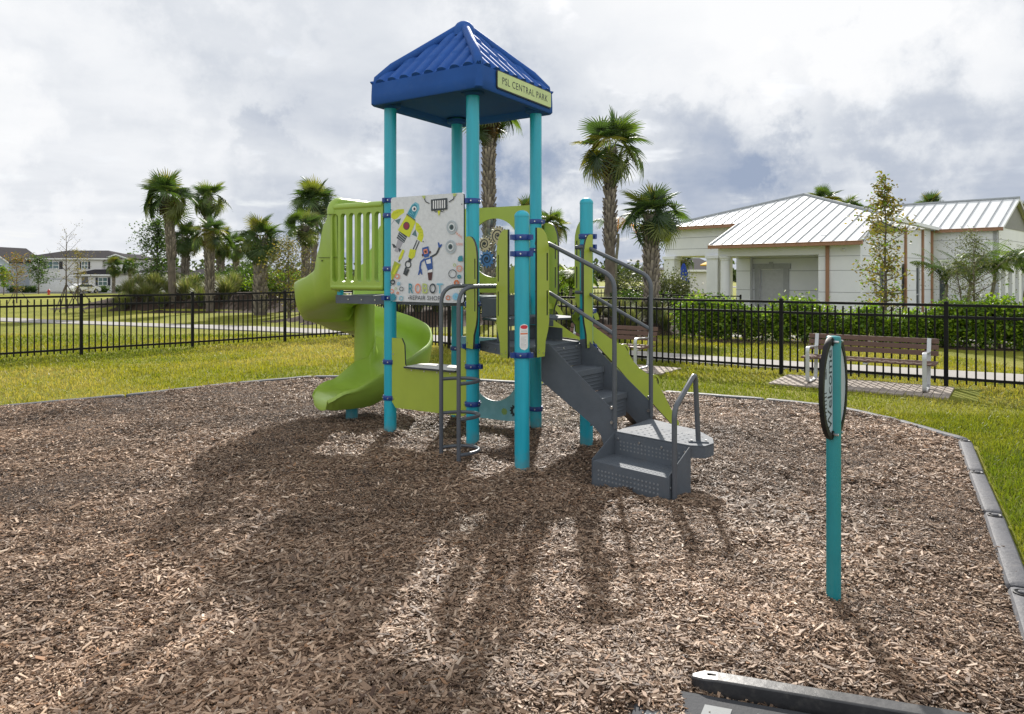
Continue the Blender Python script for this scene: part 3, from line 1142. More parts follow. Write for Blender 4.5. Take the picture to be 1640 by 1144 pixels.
LAY = [0]


def uv(cx_, cy_):
    f = (cx_ - 95) / 655
    f2 = f * (1 + .06 * (1 - f))
    top, bot = 100 - 35 * f, 1048 + 17 * f
    return f2 * PW, (bot - cy_) / (bot - top) * PH


def decal(pts, c, holes=()):
    LAY[0] += 1
    P = [uv(*p) for p in pts]
    P = [(min(max(u, .004), PW - .004), min(max(v, .004), PH - .004)) for u, v in P]
    mb.flat(po + oLF * (.0192 + .00012 * LAY[0]), dLF, UP, P, [[uv(*p) for p in h] for h in holes], pidx[c])


def ell(cx_, cy_, rx, ry, n=20, a0=0, a1=2 * PI):
    return [(cx_ + rx * math.cos(a0 + (a1 - a0) * i / n), cy_ + ry * math.sin(a0 + (a1 - a0) * i / n)) for i in range(n if abs(a1 - a0 - 2 * PI) < 1e-6 else n + 1)]


def ring(cx_, cy_, ro, ri, c, n=22):
    decal(ell(cx_, cy_, ro * .92, ro, n), c, [ell(cx_, cy_, ri * .92, ri, n)])


def stroke(pts, w, c):
    for (x1, y1), (x2, y2) in zip(pts, pts[1:]):
        dx, dy = x2 - x1, y2 - y1
        l = math.hypot(dx, dy) or 1
        nx, ny = -dy / l * w / 2, dx / l * w / 2
        decal([(x1 + nx, y1 + ny), (x2 + nx, y2 + ny), (x2 - nx, y2 - ny), (x1 - nx, y1 - ny)], c)


def gear(cx_, cy_, r, c, teeth=10, hole=.55, inner=None):
    pts = []
    for i in range(teeth):
        a = 2 * PI * i / teeth
        for da, rr in ((-.22, .80), (-.12, 1.0), (.12, 1.0), (.22, .80)):
            t = a + da * 2 * PI / teeth * 2.0
            pts.append((cx_ + r * .92 * rr * math.cos(t), cy_ + r * rr * math.sin(t)))
    hl = [ell(cx_, cy_, r * hole * .92, r * hole, 14)] if hole else []
    decal(pts, c, hl)
    if inner: decal(ell(cx_, cy_, r * .28, r * .3, 12), inner)


# large yellow robot
stroke([(150, 270), (95, 345)], 9, 'grey')
decal([(97, 250), (118, 222), (160, 206), (214, 206), (216, 238), (180, 262), (150, 292), (118, 300), (97, 280)], 'y')
decal([(130, 308), (188, 288), (166, 348)], 'gr')
decal([(320, 326), (348, 342), (384, 400), (391, 455), (374, 512), (332, 482), (346, 430), (316, 392)], 'y')
decal([(318, 392), (332, 462), (284, 440)], 'gr')
decal([(176, 398), (242, 458), (214, 516), (147, 470)], 'dk')
for i in range(3):
    stroke([(172 - i * 9, 418 + i * 17), (232 - i * 9, 472 + i * 17)], 5, 'lg')
decal([(160, 476), (206, 512), (158, 602), (128, 588)], 'grey')
decal([(104, 520), (128, 528), (150, 556), (120, 560)], 'dk')
decal([(162, 562), (190, 572), (172, 604)], 'dk')
decal([(243, 246), (284, 168), (318, 144), (348, 162), (354, 204), (310, 304)], 'lteal')
decal([(250, 248), (286, 176), (312, 160), (332, 178), (334, 214), (304, 292)], 'teal')
decal(ell(307, 205, 21, 24), 'w'); decal(ell(309, 206, 10, 13), 'dk')
stroke([(262, 240), (286, 256)], 6, 'lteal'); stroke([(284, 222), (300, 262)], 5, 'lteal')
decal([(238, 262), (320, 322), (262, 466), (158, 398)], 'y')
decal([(240, 246), (316, 304), (318, 322), (236, 262)], 'dk')
stroke([(239, 258), (316, 316)], 3, 'y')
decal(ell(237, 360, 30, 37), 'dk'); decal(ell(237, 360, 24, 31), 'red')
for k in range(5):
    stroke([(330 + k * 13, 372 + k * 26), (372 + k * 3, 362 + k * 28)], 3, 'yd')
    stroke([(112 + k * 20, 262 - k * 11), (128 + k * 18, 232 - k * 6)], 3, 'yd')
stroke([(334, 490), (298, 574)], 8, 'dk'); stroke([(353, 500), (320, 580)], 8, 'dk')
decal([(270, 570), (324, 580), (312, 640), (276, 672), (254, 640)], 'y')
stroke([(285, 600), (268, 636)], 3, 'yd'); stroke([(305, 600), (296, 640)], 3, 'yd')
decal([(262, 652), (286, 664), (272, 694), (250, 690)], 'dk')
decal(ell(253, 712, 29, 36), 'dk', [ell(253, 712, 20, 25)])
decal([(226, 736), (242, 748), (224, 806), (207, 800)], 'dk'); decal([(248, 750), (266, 760), (240, 818), (222, 808)], 'dk')
decal([(204, 572), (222, 586), (192, 662), (166, 682), (168, 650)], 'y'); stroke([(180, 668), (168, 690)], 8, 'dk')
decal([(130, 680), (186, 710), (142, 800), (104, 866), (99, 780)], 'yd'); stroke([(160, 720), (122, 800)], 16, 'y')
# small blue robot
stroke([(452, 648), (508, 618), (530, 574), (536, 548)], 15, 'dk'); stroke([(404, 660), (368, 692), (359, 752)], 14, 'blue')
decal([(356, 750), (374, 750), (382, 806), (372, 806), (366, 778), (352, 808), (342, 806)], 'blue')
decal([(526, 556), (520, 512), (532, 516), (540, 540), (552, 528), (560, 536), (546, 562)], 'blue')
decal([(380, 562), (436, 548), (446, 602), (440, 640), (404, 652), (384, 622)], 'blue')
decal([(391, 578), (426, 570), (432, 612), (398, 620)], 'sal'); decal([(400, 588), (420, 584), (424, 606), (404, 610)], 'brn')
decal(ell(386, 628, 9, 12), 'brn'); decal(ell(452, 602, 8, 12), 'brn')
decal([(398, 664), (468, 642), (476, 762), (434, 778)], 'blue'); decal([(414, 676), (456, 662), (460, 702), (424, 708)], 'w')
decal([(436, 766), (474, 756), (472, 784), (434, 790)], 'w'); decal([(430, 788), (474, 782), (466, 856), (438, 856)], 'brn')
# cage with yellow hands
decal([(460, 124), (606, 112), (606, 216), (462, 228)], 'dk')
for i in range(6):
    x = 478 + i * 20
    decal([(x, 136 - i), (x + 10, 135 - i), (x + 10, 208 - i), (x, 209 - i)], 'w')
stroke([(446, 160), (412, 142), (400, 112)], 8, 'dk'); stroke([(620, 150), (664, 122), (668, 92)], 8, 'dk')
decal([(378, 84), (412, 80), (402, 118), (392, 112)], 'lime'); decal([(656, 70), (692, 66), (676, 100), (662, 98)], 'lime')
ring(505, 224, 17, 11, 'dk'); ring(560, 222, 17, 11, 'dk'); decal([(520, 228), (546, 226), (532, 278)], 'y')
# eyes
for cy_ in (378, 555):
    cx_ = 648 if cy_ < 400 else 638
    decal(ell(cx_, cy_, 47, 62), 'lg', [ell(cx_, cy_, 36, 48)]); decal(ell(cx_ - 2, cy_, 31, 40), 'lg'); decal(ell(cx_ - 2, cy_, 27, 36), 'w')
    decal(ell(cx_ - 2, cy_, 21, 26), 'gr'); decal(ell(cx_, cy_, 14, 18), 'dk')
for x0, y0, dx, dy in ((686, 428, 7.5, 6.5), (690, 532, 8.5, 0)):
    zz = [(x0 + i * dx, y0 + i * dy + (12 if i % 2 else -12)) for i in range(8)]
    stroke([(min(x, 744), y) for x, y in zz], 3, 'sal')
# gears along the lower corners
for g in [(158, 820, 26, 'sal', 12, .6, 'w'), (172, 888, 17, 'sky', 9, .4, None), (110, 955, 22, 'sal', 10, .6, None), (163, 972, 13, 'org', 8, .4, None), (118, 1012, 36, 'teal', 12, 0, None),
          (194, 1020, 22, 'lteal', 11, .6, None), (146, 930, 12, 'lime', 9, .5, None), (733, 668, 34, 'teal', 12, 0, None), (718, 752, 30, 'sal', 14, .68, 'pale'), (716, 826, 20, 'teal', 8, .3, None),
          (692, 880, 28, 'org', 12, .4, None), (616, 1016, 24, 'org', 10, .6, None), (686, 1006, 34, 'sky', 14, .2, 'lteal'), (738, 958, 22, 'lime', 12, .75, None), (640, 890, 14, 'w', 8, .4, None),
          (675, 720, 15, 'lime', 10, .6, None)]:
    gear(*g)
for cx_, cy_, ro, ri in ((198, 935, 21, 15), (120, 872, 24, 12)):
    ring(cx_, cy_, ro, ri, 'dk')
gear(657, 800, 42, 'dk', 20, .78, None)
# lettering
for ch, x0, x1, c in (('R', 264, 304, 'teal'), ('O', 320, 372, 'sal'), ('B', 388, 436, 'lime'), ('O', 450, 508, 'dk'), ('T', 516, 570, 'ltxt')):
    LAY[0] += 1
    u0, v0 = uv(x0, 976); u1, v1 = uv(x1, 886)
    put_text(mb, ch, po + oLF * (.0192 + .00012 * LAY[0]) + dLF * ((u0 + u1) / 2) + UP * ((v0 + v1) / 2), dLF, UP, u1 - u0, v1 - v0, pidx[c], bold=.012)
LAY[0] += 1
u0, v0 = uv(274, 1034); u1, v1 = uv(548, 1000)
put_text(mb, 'REPAIR SHOP', po + oLF * (.0192 + .00012 * LAY[0]) + dLF * ((u0 + u1) / 2) + UP * ((v0 + v1) / 2), dLF, UP, u1 - u0, v1 - v0, pidx['dk'], spacing=1.05)
for cx_ in (264, 560):
    decal(ell(cx_, 1017, 5, 8, 10), 'dk')
# screws
for cx_, cy_ in ((106, 212), (106, 900), (742, 172), (742, 940), (395, 506), (250, 780)):
    decal(ell(cx_, cy_, 5, 6, 10), 'dk')
mb.build('picture_panel', pm, PS, recalc=False)

# ---------------- bench counter under the picture panel
mb = MB()
W2 = 1.034 - .10
q0 = pL + dLF * .055 + oLF * .02
outl = [(0, .13), (.05, .07), (W2 * .5, .07), (W2 - .04, .07), (W2, .10), (W2, .70), (W2 - .05, .74), (W2 - .09, .70), (W2 - .10, .515), (W2 - .12, .50), (.20, .50), (.175, .52), (.165, .72), (.13, .785), (0, .785)]
mb.prism(q0 + UP * .235, dLF, UP, oLF * .019, [(u, v - .0) for u, v in outl], mat=0, side=1)
for u, v in ((.02, .16), (.02, .62), (W2 - .02, .2), (W2 - .02, .6)):
    p = q0 + dLF * u + UP * (.235 + v) + oLF * .019
    mb.tube([p, p + oLF * .005], .007, 8, mat=2)
for i in range(4):
    p = q0 + dLF * (.26 + i * .16) + UP * .705 + oLF * .019
    mb.tube([p, p + oLF * .005], .008, 8, mat=2)
cb = mb.build('counter_panel', [M['lime_board'], M['board_edge'], M['bolt']], PS)
mb = MB()
mb.prism(q0 + UP * .722 + dLF * .18 + oLF * .05, dLF, -oLF, UP * .02, [(0, 0), (.64, 0), (.64, .28), (.56, .34), (.08, .34), (0, .28)], mat=0, side=1)
mb.build('counter_top', [mat('counter_white', (.60, .58, .52), .4), M['board_edge']], cb, bevel=.003)

# ---------------- gear panel on the far side and play panel below it
gl = (pR - pB).length
go = pB + dBR * .05 - oBR * .0 + UP * 1.47
gw = gl - .10
mb = MB()
hole = [(gw / 2 + .325 * math.cos(2 * PI * i / 48), .495 + .325 * math.sin(2 * PI * i / 48)) for i in range(48)]
mb.prism(go, dBR, UP, -oBR * .019, rrect(gw, .945, .02, x=gw / 2, y=.4725), [hole], mat=0, side=1)
gp = mb.build('gear_panel', [M['lime_board'], M['board_edge']], PS)
mb = MB()                                            # clear pane the gears turn on
mb.prism(go + dBR * (gw / 2) + UP * .495 - oBR * .006, dBR, UP, -oBR * .006, [(.322 * math.cos(2 * PI * i / 48), .322 * math.sin(2 * PI * i / 48)) for i in range(48)])
pm_, pnt, pbs, pout = nodes('clear_pane')
tr_ = N(pnt, 'ShaderNodeBsdfTransparent'); tr_.inputs[0].default_value = (.94, .96, .96, 1)
gls = N(pnt, 'ShaderNodeBsdfGlossy'); gls.inputs['Roughness'].default_value = .08
fr = N(pnt, 'ShaderNodeFresnel'); fr.inputs[0].default_value = 1.35
ms = N(pnt, 'ShaderNodeMixShader')
pnt.links.new(fr.outputs[0], ms.inputs[0]); pnt.links.new(tr_.outputs[0], ms.inputs[1]); pnt.links.new(gls.outputs[0], ms.inputs[2]); pnt.links.new(ms.outputs[0], pout.inputs['Surface'])
mb.build('clear_pane', pm_, gp)


def gear3(px, py, r, teeth, m, m2, lab):
    d = pB.y + (pR.y - pB.y) * .53
    z = HEYE + (HY - py) / FPX * d
    x = WX(px, d)
    t = (x - pB.x) / dBR.x
    c = pB + dBR * t + UP * z - oBR * .030
    pts = []
    for i in range(teeth):
        a = 2 * PI * i / teeth
        st = 2 * PI / teeth
        for da, rr in ((-.40, .78), (-.14, 1), (.14, 1), (.40, .78)):
            pts.append((r * rr * math.cos(a + da * st), r * rr * math.sin(a + da * st)))
    mb = MB()
    mb.prism(c, dBR, UP, -oBR * .018, pts, mat=0, side=1)
    sp = []
    for i in range(60):                              # spiral groove
        a = i / 60 * 3.4 * PI
        rr = r * (.14 + .56 * i / 60)
        sp.append(c - oBR * .019 + dBR * rr * math.cos(a) + UP * rr * math.sin(a))
    mb.tube(sp, .0055, 6, mat=2)
    mb.tube([c + oBR * .02, c - oBR * .03], .012, 12, mat=2)
    o = mb.build('gear', [m, m2, M['ink']], gp)
    o['label'] = lab
    return o


tan_ = mat('tan_gear', (.48, .40, .25), .5)
gear3(801, 378, .108, 18, tan_, M['ink'], 'larger tan toothed gear')
gear3(779.5, 391, .088, 14, tan_, M['ink'], 'smaller tan toothed gear')
gear3(783, 415, .098, 12, mat('blue_gear', (.05, .16, .36), .5), M['ink'], 'blue toothed gear')

mb = MB()
h2 = [(gw / 2 + .30 * math.cos(2 * PI * i / 48), .515 + .31 * math.sin(2 * PI * i / 48)) for i in range(48)]
o2 = go - UP * 1.40
mb.prism(o2, dBR, UP, -oBR * .019, [(0, .10), (.04, .03), (gw * .3, .0), (gw * .7, 0), (gw - .04, .03), (gw, .10), (gw, .90), (0, .90)], [h2], mat=0, side=1)
f_ = -oBR


def gdec(cu, cv, r, teeth, m, holer, k):
    pts = []
    for i in range(teeth):
        a = 2 * PI * i / teeth; st = 2 * PI / teeth
        for da, rr in ((-.36, .8), (-.16, 1), (.16, 1), (.36, .8)):
            pts.append((cu + r * rr * math.cos(a + da * st), cv + r * rr * math.sin(a + da * st)))
    hl = [[(cu + holer * math.cos(2 * PI * i / 16), cv + holer * math.sin(2 * PI * i / 16)) for i in range(16)]] if holer else []
    mb.flat(o2 + f_ * (.0192 + .0003 * k), dBR, UP, pts, hl, m)


gdec(.74, .12, .07, 12, 2, .03, 1); gdec(.60, .10, .04, 10, 3, .0, 2); gdec(.13, .16, .07, 12, 3, .03, 3); gdec(.22, .08, .05, 12, 4, .02, 4)
mb.build('play_panel', [M['aqua_board'], M['board_edge'], M['ink'], mat('print_green', (.25, .40, .12), .5), mat('print_orange', (.5, .2, .08), .5)], PS, recalc=False)


# ---------------- moulded barriers beside the slide platform
def barrier(a, b, z0, z1, faces):
    d = (b - a).normalized(); w = (b - a).length
    nn = V(d.y, -d.x, 0) * faces
    holes = []
    nsl = 6
    mar = .012
    pitch = (w - 2 * mar) / nsl
    for i in range(nsl):
        x = mar + pitch * (i + .5); hw = pitch * .35
        h = []
        for k in range(9):
            an = PI + PI * k / 8
            h.append((x + hw * math.cos(an),   .075 + hw + hw * math.sin(an)))
        for k in range(9):
            an = PI * k / 8
            h.append((x + hw * math.cos(an), z1 - z0 - .085 - hw + hw * math.sin(an)))
        holes.append(h)
    mb = MB()
    mb.prism(a + UP * z0 - nn * .03, d, UP, nn * .06, rrect(w, z1 - z0, .02, x=w / 2, y=(z1 - z0) / 2), holes)
    mb.tube([a + UP * (z1 - .015) + d * .01, b + UP * (z1 - .015) - d * .01], .04, 14)
    mb.tube([a + UP * (z0 + .02) + d * .01, b + UP * (z0 + .02) - d * .01], .036, 14)
    return mb.build('barrier', M['lime_plastic'], PS, bevel=.012, seg=3)


barrier(pL + HL * .075, e1 + HL * .01, 1.515, 2.415, 1)
barrier(pB + HL * .075, e2 + HL * .01, 1.515, 2.415, -1)
# square teal uprights at the slide mouth
for p, lab in ((e1, None), (e2, None)):
    mb = MB()
    tw = (pB - pL).normalized()
    c = p + HL * .0
    sgn = 1 if p is e1 else -1
    mb.obox(c + tw * (.055 * sgn - .02) - HL * .075 + UP * 1.40, tw * .04, HL * .05, UP * 1.0)
    for i in range(8):
        q = c + tw * (.055 * sgn - .021) - HL * .05 + UP * (1.52 + i * .115)
        mb.tube([q, q - tw * .004], .008, 8, mat=1)
    mb.build('slide_upright', [M['teal'], M['bolt']], PS, bevel=.004)

# ---------------- spiral slide
emid = (e1 + e2) / 2
heading = HL.normalized()
RAD = .47
STR = .50
end_s = emid + heading * STR
rightv = V(heading.y, -heading.x, 0)
cen_s = end_s + rightv * RAD
th0 = math.atan2(end_s.y - cen_s.y, end_s.x - cen_s.x)
ARC = R(294)
LEN_ARC = RAD * ARC
EXIT = .74
TOT = STR + LEN_ARC + EXIT
samples = []
NSM = 220
for i in range(NSM + 1):
    s_ = TOT * i / NSM
    if s_ < STR:
        p = emid + heading * s_; h = heading
    elif s_ < STR + LEN_ARC:
        th = th0 - (s_ - STR) / RAD
        p = cen_s + V(math.cos(th), math.sin(th), 0) * RAD
        h = V(math.sin(th), -math.cos(th), 0)
    else:
        th = th0 - ARC
        p = cen_s + V(math.cos(th), math.sin(th), 0) * RAD
        h = V(math.sin(th), -math.cos(th), 0)
        p = p + h * (s_ - STR - LEN_ARC)
    samples.append((s_, p, h))


def lerpk(keys, x):
    for (a, va), (b, vb) in zip(keys, keys[1:]):
        if x <= b:
            t = max(0, (x - a) / (b - a)); t = t * t * (3 - 2 * t)
            return va + (vb - va) * t
    return keys[-1][1]


def bed(s_):
    t = min(1, max(0, (s_ - .12) / (TOT - .50 - .12)))
    t = .55 * t + .45 * t * t * (3 - 2 * t)
    z = 1.43 - 1.13 * t
    return z - .05 * max(0, (s_ - (TOT - .12)) / .12) ** 2


LHO = [(0, 1.02), (.10, 1.03), (.22, .84), (.34, .56), (.46, .38), (.62, .34), (1.2, .40), (2.2, .42), (2.6, .34), (TOT - .60, .22), (TOT - .2, .09), (TOT, .03)]
LHI = [(0, 1.02), (.10, 1.03), (.22, .86), (.34, .62), (.46, .45), (.62, .38), (1.2, .34), (2.6, .34), (TOT - .6, .30), (TOT - .25, .11), (TOT, .03)]
LW = [(0, .475), (.25, .44), (.6, .335), (2.8, .335), (TOT - .3, .35), (TOT - .12, .335), (TOT - .05, .30), (TOT, .23)]
vs = []
NP = None
for s_, p, h in samples:
    l = V(-h.y, h.x, 0)
    z = bed(s_); ho = lerpk(LHO, s_); hi = lerpk(LHI, s_); wd = lerpk(LW, s_)
    q = lambda a: (a)
    f1, f2 = min(1, ho / .3), min(1, hi / .3)
    fl = .022 * math.exp(-((s_ - .98) / .030) ** 2) + .022 * math.exp(-((s_ - 1.30) / .030) ** 2)     # section flanges
    T = .03
    ud = .10 * sstep(TOT - 1.1, TOT - .35, s_) * (1 - .45 * sstep(TOT - .10, TOT, s_))
    prof = [(wd + .012, ho + .004), (wd, ho - .006), (wd - .008, ho * .55), (wd - .03, .12 * f1), (wd - .075, .04 * f1), (wd - .15, .006), (0, 0),
            (-(wd - .15), .006), (-(wd - .075), .04 * f2), (-(wd - .03), .12 * f2), (-(wd - .008), hi * .55), (-wd, hi - .006), (-(wd + .012), hi + .004),
            (-(wd + T), hi - .006), (-(wd + T + .006), hi - .03), (-(wd + T - .01 + fl), hi * .5), (-(wd + .005 + fl), .09 * f2), (-(wd - .055), -.03 - fl - ud), (-(wd - .15), -.05 - fl - ud), (0, -.055 - fl - ud),
            (wd - .15, -.05 - fl - ud), (wd - .055, -.03 - fl - ud), (wd + .005 + fl, .09 * f1), (wd + T - .01 + fl, ho * .5), (wd + T + .006, ho - .03), (wd + T, ho - .006)]
    NP = len(prof)
    vs += [p + l * a + UP * (z + b) for a, b in prof]
fs = []
for i in range(NSM):
    for j in range(NP):
        a, b = i * NP + j, i * NP + (j + 1) % NP
        fs.append((a, b, b + NP, a + NP))
for b_, fl_ in ((0, False), (NSM * NP, True)):
    for j in range(NP // 2 - 1):
        f4 = (b_ + j, b_ + j + 1, b_ + NP - 2 - j, b_ + NP - 1 - j)
        fs.append(f4 if fl_ else f4[::-1])
mb = MB()
mb.add(vs, fs, 0, True)
mb.lathe(V(cen_s.x, cen_s.y, 0), [(.125, .42), (.125, 1.45)], 28)
sl_o = mb.build('slide', M['lime_plastic'], PS, angle=60)
# hood: rounded arch over the mouth, seam line with bolts
mb = MB()
l = V(-heading.y, heading.x, 0)
w0 = .495
zt = bed(0) + 1.02
pa = [emid + l * w0 + UP * (zt - .12) + heading * .07]
for i in range(7):
    a = PI / 2 * i / 6
    pa.append(emid + l * (w0 - .10 + .10 * math.cos(a)) + UP * (zt - .09 + .10 * math.sin(a)) + heading * .07)
for i in range(7):
    a = PI / 2 + PI / 2 * i / 6
    pa.append(emid + l * (-w0 + .10 + .10 * math.cos(a)) + UP * (zt - .09 + .10 * math.sin(a)) + heading * .07)
pa.append(emid - l * w0 + UP * (zt - .12) + heading * .07)
mb.tube(pa, .062, 16)
mb.build('slide_hood', M['lime_plastic'], sl_o, angle=60)
mb = MB()
seam = [emid + l * (lerpk(LW, s_) + .034) + heading * s_ + UP * (bed(0) + .43) for s_ in (.0, .08, .16, .24, .32)]
mb.tube(seam, .004, 6)
for s_ in (.06, .26):
    p = emid + l * (lerpk(LW, s_) + .026) + heading * s_ + UP * (bed(0) + .395)
    mb.tube([p, p + l * .014], .009, 10)
mb.build('slide_seam', mat('slide_seam_dark', (.10, .13, .02), .5), sl_o)
mb = MB()
ex_ = samples[-24][1]
mb.lathe(V(ex_.x, ex_.y, 0), [(.07, -.1), (.07, .26)], 20)
mb.build('slide_foot', M['teal'], sl_o)

# ---------------- arched ladder
mb = MB()
rr_ = .019
LA = [(V(-.644, 6.53, 0), V(-.281, 6.737, 0)), (V(-.463, 6.234, 0), V(-.109, 6.436, 0))]


def bend(p0, p1, p2, rad, n=6):
    """fillet at p1 between p0->p1 and p1->p2"""
    a = (p0 - p1).normalized(); b = (p2 - p1).normalized()
    A1 = p1 + a * rad; B1 = p1 + b * rad
    return [((A1 * (1 - t) ** 2) + (p1 * (2 * t * (1 - t))) + (B1 * t ** 2)) for t in [i / n for i in range(n + 1)]]


lad = []
for bot, top in LA:
    b0 = bot + UP * -.1; b1 = bot + UP * 1.565; b2 = top + UP * 1.565
    lad.append([b0] + bend(b0, b1, b2, .16) + [b2])
for pth in lad:
    MBt = MB(); MBt.tube(pth, rr_, 14)
    if pth is lad[0]:
        ladder = MBt.build('ladder', M['rail'], PS)
        first = MBt
    else:
        MBt.build('ladder_rail', M['rail'], ladder)
dl = (LA[1][0] - LA[0][0]); toward = (LA[0][1] - LA[0][0]).normalized()
for z in (.10, .41, .72):
    pts = []
    mid_ = (LA[0][0] + LA[1][0]) / 2
    for i in range(15):
        a = PI * i / 14
        pts.append(mid_ - dl / 2 * math.cos(a) * 1.0 + toward * .27 * math.sin(a) ** .75 + UP * z)
    MBt = MB(); MBt.tube(pts, .016, 12); MBt.build('rung', M['rail'], ladder)

# ---------------- stairs
sd_ = o56                                            # stairs run outward
n0 = V(.276, 6.34, 0); n1 = V(.658, 6.828, 0)
acr = (n1 - n0); wst = acr.length; acr.normalize()
RUN = .724
zt, zp = ZL, .39
ris = (zt - zp) / 3
tr = RUN / 3
mb = MB()
# stringers: deep folded plates following the pitch
for side_, q in ((0, n0), (1, n1)):
    o = q + acr * (-.004 if side_ == 0 else 0)
    out = [(-.02, zt + .02), (.06, zt + .035), (RUN - .02, zp + ris * .78), (RUN + .02, zp + ris * .55), (RUN + .02, zp - .16), (RUN - .03, zp - .20), (RUN - .10, zp - .16), (RUN - .14, zp - .05),
           (RUN - .22, zp + .02), (-.02, zt - .30)]
    mb.prism(o, sd_, UP, acr * .005, out[::-1])
mb.build('stair_stringer', M['steel'], PS, bevel=.004)
for i in range(3):
    mb = MB()
    z = zt - ris * (i + 1)
    o = n0 + sd_ * (tr * i) + acr * .006
    wv = acr * (wst - .012)
    if i < 2:
        mb.obox(o + UP * (z - .02) + sd_ * .004, wv, sd_ * (tr + .012), UP * .02)
        mb.obox(o + UP * (z - .05) + sd_ * (tr + .010), wv, sd_ * .006, UP * .032)
        for g in range(7):                           # grip ridges
            mb.obox(o + UP * z + sd_ * (.03 + g * tr / 7.6) + acr * .03, wv - acr * .06, sd_ * .008, UP * .003)
    # riser with pressed rows
    mb.obox(o + UP * (z + .002) + sd_ * -.003, wv, sd_ * .005, UP * (ris - .022))
    for g in range(5):
        zz = z + .035 + g * .032
        mb.tube([o + UP * zz + sd_ * .003 + acr * .05, o + UP * zz + sd_ * .003 + acr * (wst - .06)], .006, 6)
    for g in range(3):
        p = o + UP * (z + ris - .035) + sd_ * .002 + acr * (.10 + g * (wst - .2) / 2)
        mb.tube([p, p + sd_ * .007], .009, 10, mat=1)
    mb.build('stair_step', [M['steel'], M['bolt']], PS, bevel=.003)
# landing
mb = MB()
land = [(.846, 5.875), (1.336, 5.385), (1.444, 5.365), (1.535, 5.46), (1.572, 5.62), (1.527, 5.935), (1.40, 6.10), (1.30, 6.27), (1.228, 6.381)]
mb.prism(V(0, 0, zp - .012), V(1, 0, 0), V(0, 1, 0), UP * .012, land)
for a, b in zip(land, land[1:]):
    a, b = V(*a, 0), V(*b, 0)
    t = (b - a).normalized(); nn = V(t.y, -t.x, 0)
    mb.obox(a + UP * (zp - .095) - nn * .006, b - a, nn * .006, UP * .088)
lo_ = V(.92, 5.87, 0)
dA = V(.7, -.714, 0); dB = V(.714, .7, 0)
for i in range(9):
    for j in range(5):                               # raised grip dots
        p = lo_ + dA * (.06 + i * .062) + dB * (.02 + j * .062) + UP * zp
        if in_poly(np.array([p.x]), np.array([p.y]), land)[0]:
            mb.lathe(p, [(.010, 0), (.009, .002), (.005, .0028)], 8)
for p in ((.60 + .4, 5.95), (1.25, 6.05)):
    mb.lathe(V(p[0], p[1], 0), [(.04, -.1), (.04, zp - .02)], 16)
landing = mb.build('landing', M['steel'], PS, bevel=.004)
# lower step box
mb = MB()
A0, C0 = V(.846, 5.872, 0), V(1.336, 5.385, 0)
fd = V(-.70, -.714, 0)
ac = (C0 - A0); lw = ac.length; ac.normalize()
z1_, z2_ = zp - .015, .205
mb.obox(A0 + UP * .02 + fd * .006, ac * lw, fd * .006, UP * (z1_ - .02))                  # upper riser
for r_ in range(3):
    for c_ in range(17):                             # punched rows stand as small rims
        p = A0 + ac * (.06 + c_ * .034) + UP * (.255 + r_ * .030) + fd * .010
        mb.tube([p, p + fd * .0035], [.0095, .0075], 8, mat=2)
for c_ in range(4):
    p = A0 + ac * (.035 + c_ * (lw - .07) / 3) + UP * (z1_ - .04) + fd * .010
    mb.tube([p, p + fd * .008], .010, 10, mat=1)
mb.obox(A0 + fd * .012 + UP * (z2_ - .015), ac * lw, fd * .29, UP * .015)                 # tread
for g in range(9):
    for c_ in range(18):
        p = A0 + ac * (.035 + c_ * .036) + fd * (.035 + g * .029) + UP * z2_
        mb.lathe(p, [(.007, 0), (.006, .0016), (.003, .0022)], 6)
mb.obox(A0 + fd * .297 + UP * -.05, ac * lw, fd * .006, UP * (z2_ + .048))                # front riser
for r_ in range(3):
    for c_ in range(17):
        p = A0 + ac * (.06 + c_ * .034) + UP * (.07 + r_ * .034) + fd * .303
        mb.tube([p, p + fd * .0035], [.0095, .0075], 8, mat=2)
for q in (A0 - ac * .006, C0):
    mb.prism(q, fd, UP, ac * .006, [(0, -.05), (.306, -.05), (.306, z2_ + .012), (.02, z1_ + .004), (0, z1_ + .004)])
for u, v in ((.28, .02), (.28, .13)):
    p = C0 + ac * .006 + fd * u + UP * v
    mb.tube([p, p + ac * .006], .010, 10, mat=1)
mb.build('lower_step', [M['steel'], M['bolt'], mat('punched_hole', (.16, .17, .18), .6)], PS, bevel=.003)

# handrails
def handrail(q0, zr, zl, name='handrail', bal=.05, zbend=1.615):
    a = q0 - sd_ * .07 + UP * zr; b = q0 + sd_ * .06 + UP * zr
    pk = q0 + sd_ * RUN + UP * zbend
    bot = q0 + sd_ * RUN + UP * (zp + .02)
    path = [a] + bend(a, b, pk, .05, 4) + bend(b, pk + UP * .03, bot, .10, 7) + [bot]
    mb = MB(); mb.tube(path, .0195, 14)
    top = mb.build(name, M['rail'], PS)
    low_end = q0 + sd_ * RUN + UP * (zbend - .435)
    a2 = q0 - sd_ * .07 + UP * zl; b2 = q0 + sd_ * .06 + UP * zl
    mb = MB(); mb.tube([a2] + bend(a2, b2, low_end, .05, 4) + [low_end], .0165, 12)
    mb.build('lower_rail', M['rail'], top)
    mb = MB()
    mb.tube([q0 + sd_ * .005 + UP * zl, q0 + sd_ * .005 + UP * zr], .014, 10)
    mb.build('baluster', M['rail'], top)
    for zz in (zp + .07, zp + .19):
        mb = MB()
        p = q0 + sd_ * (RUN - .012) + UP * zz
        mb.tube([p - acr * .03, p - acr * .012], .013, 10)
        mb.build('bolt', M['bolt'], top)


handrail(n0 - acr * .012, 1.946, 1.52)
handrail(n1 + acr * .012, 1.930, 1.50)
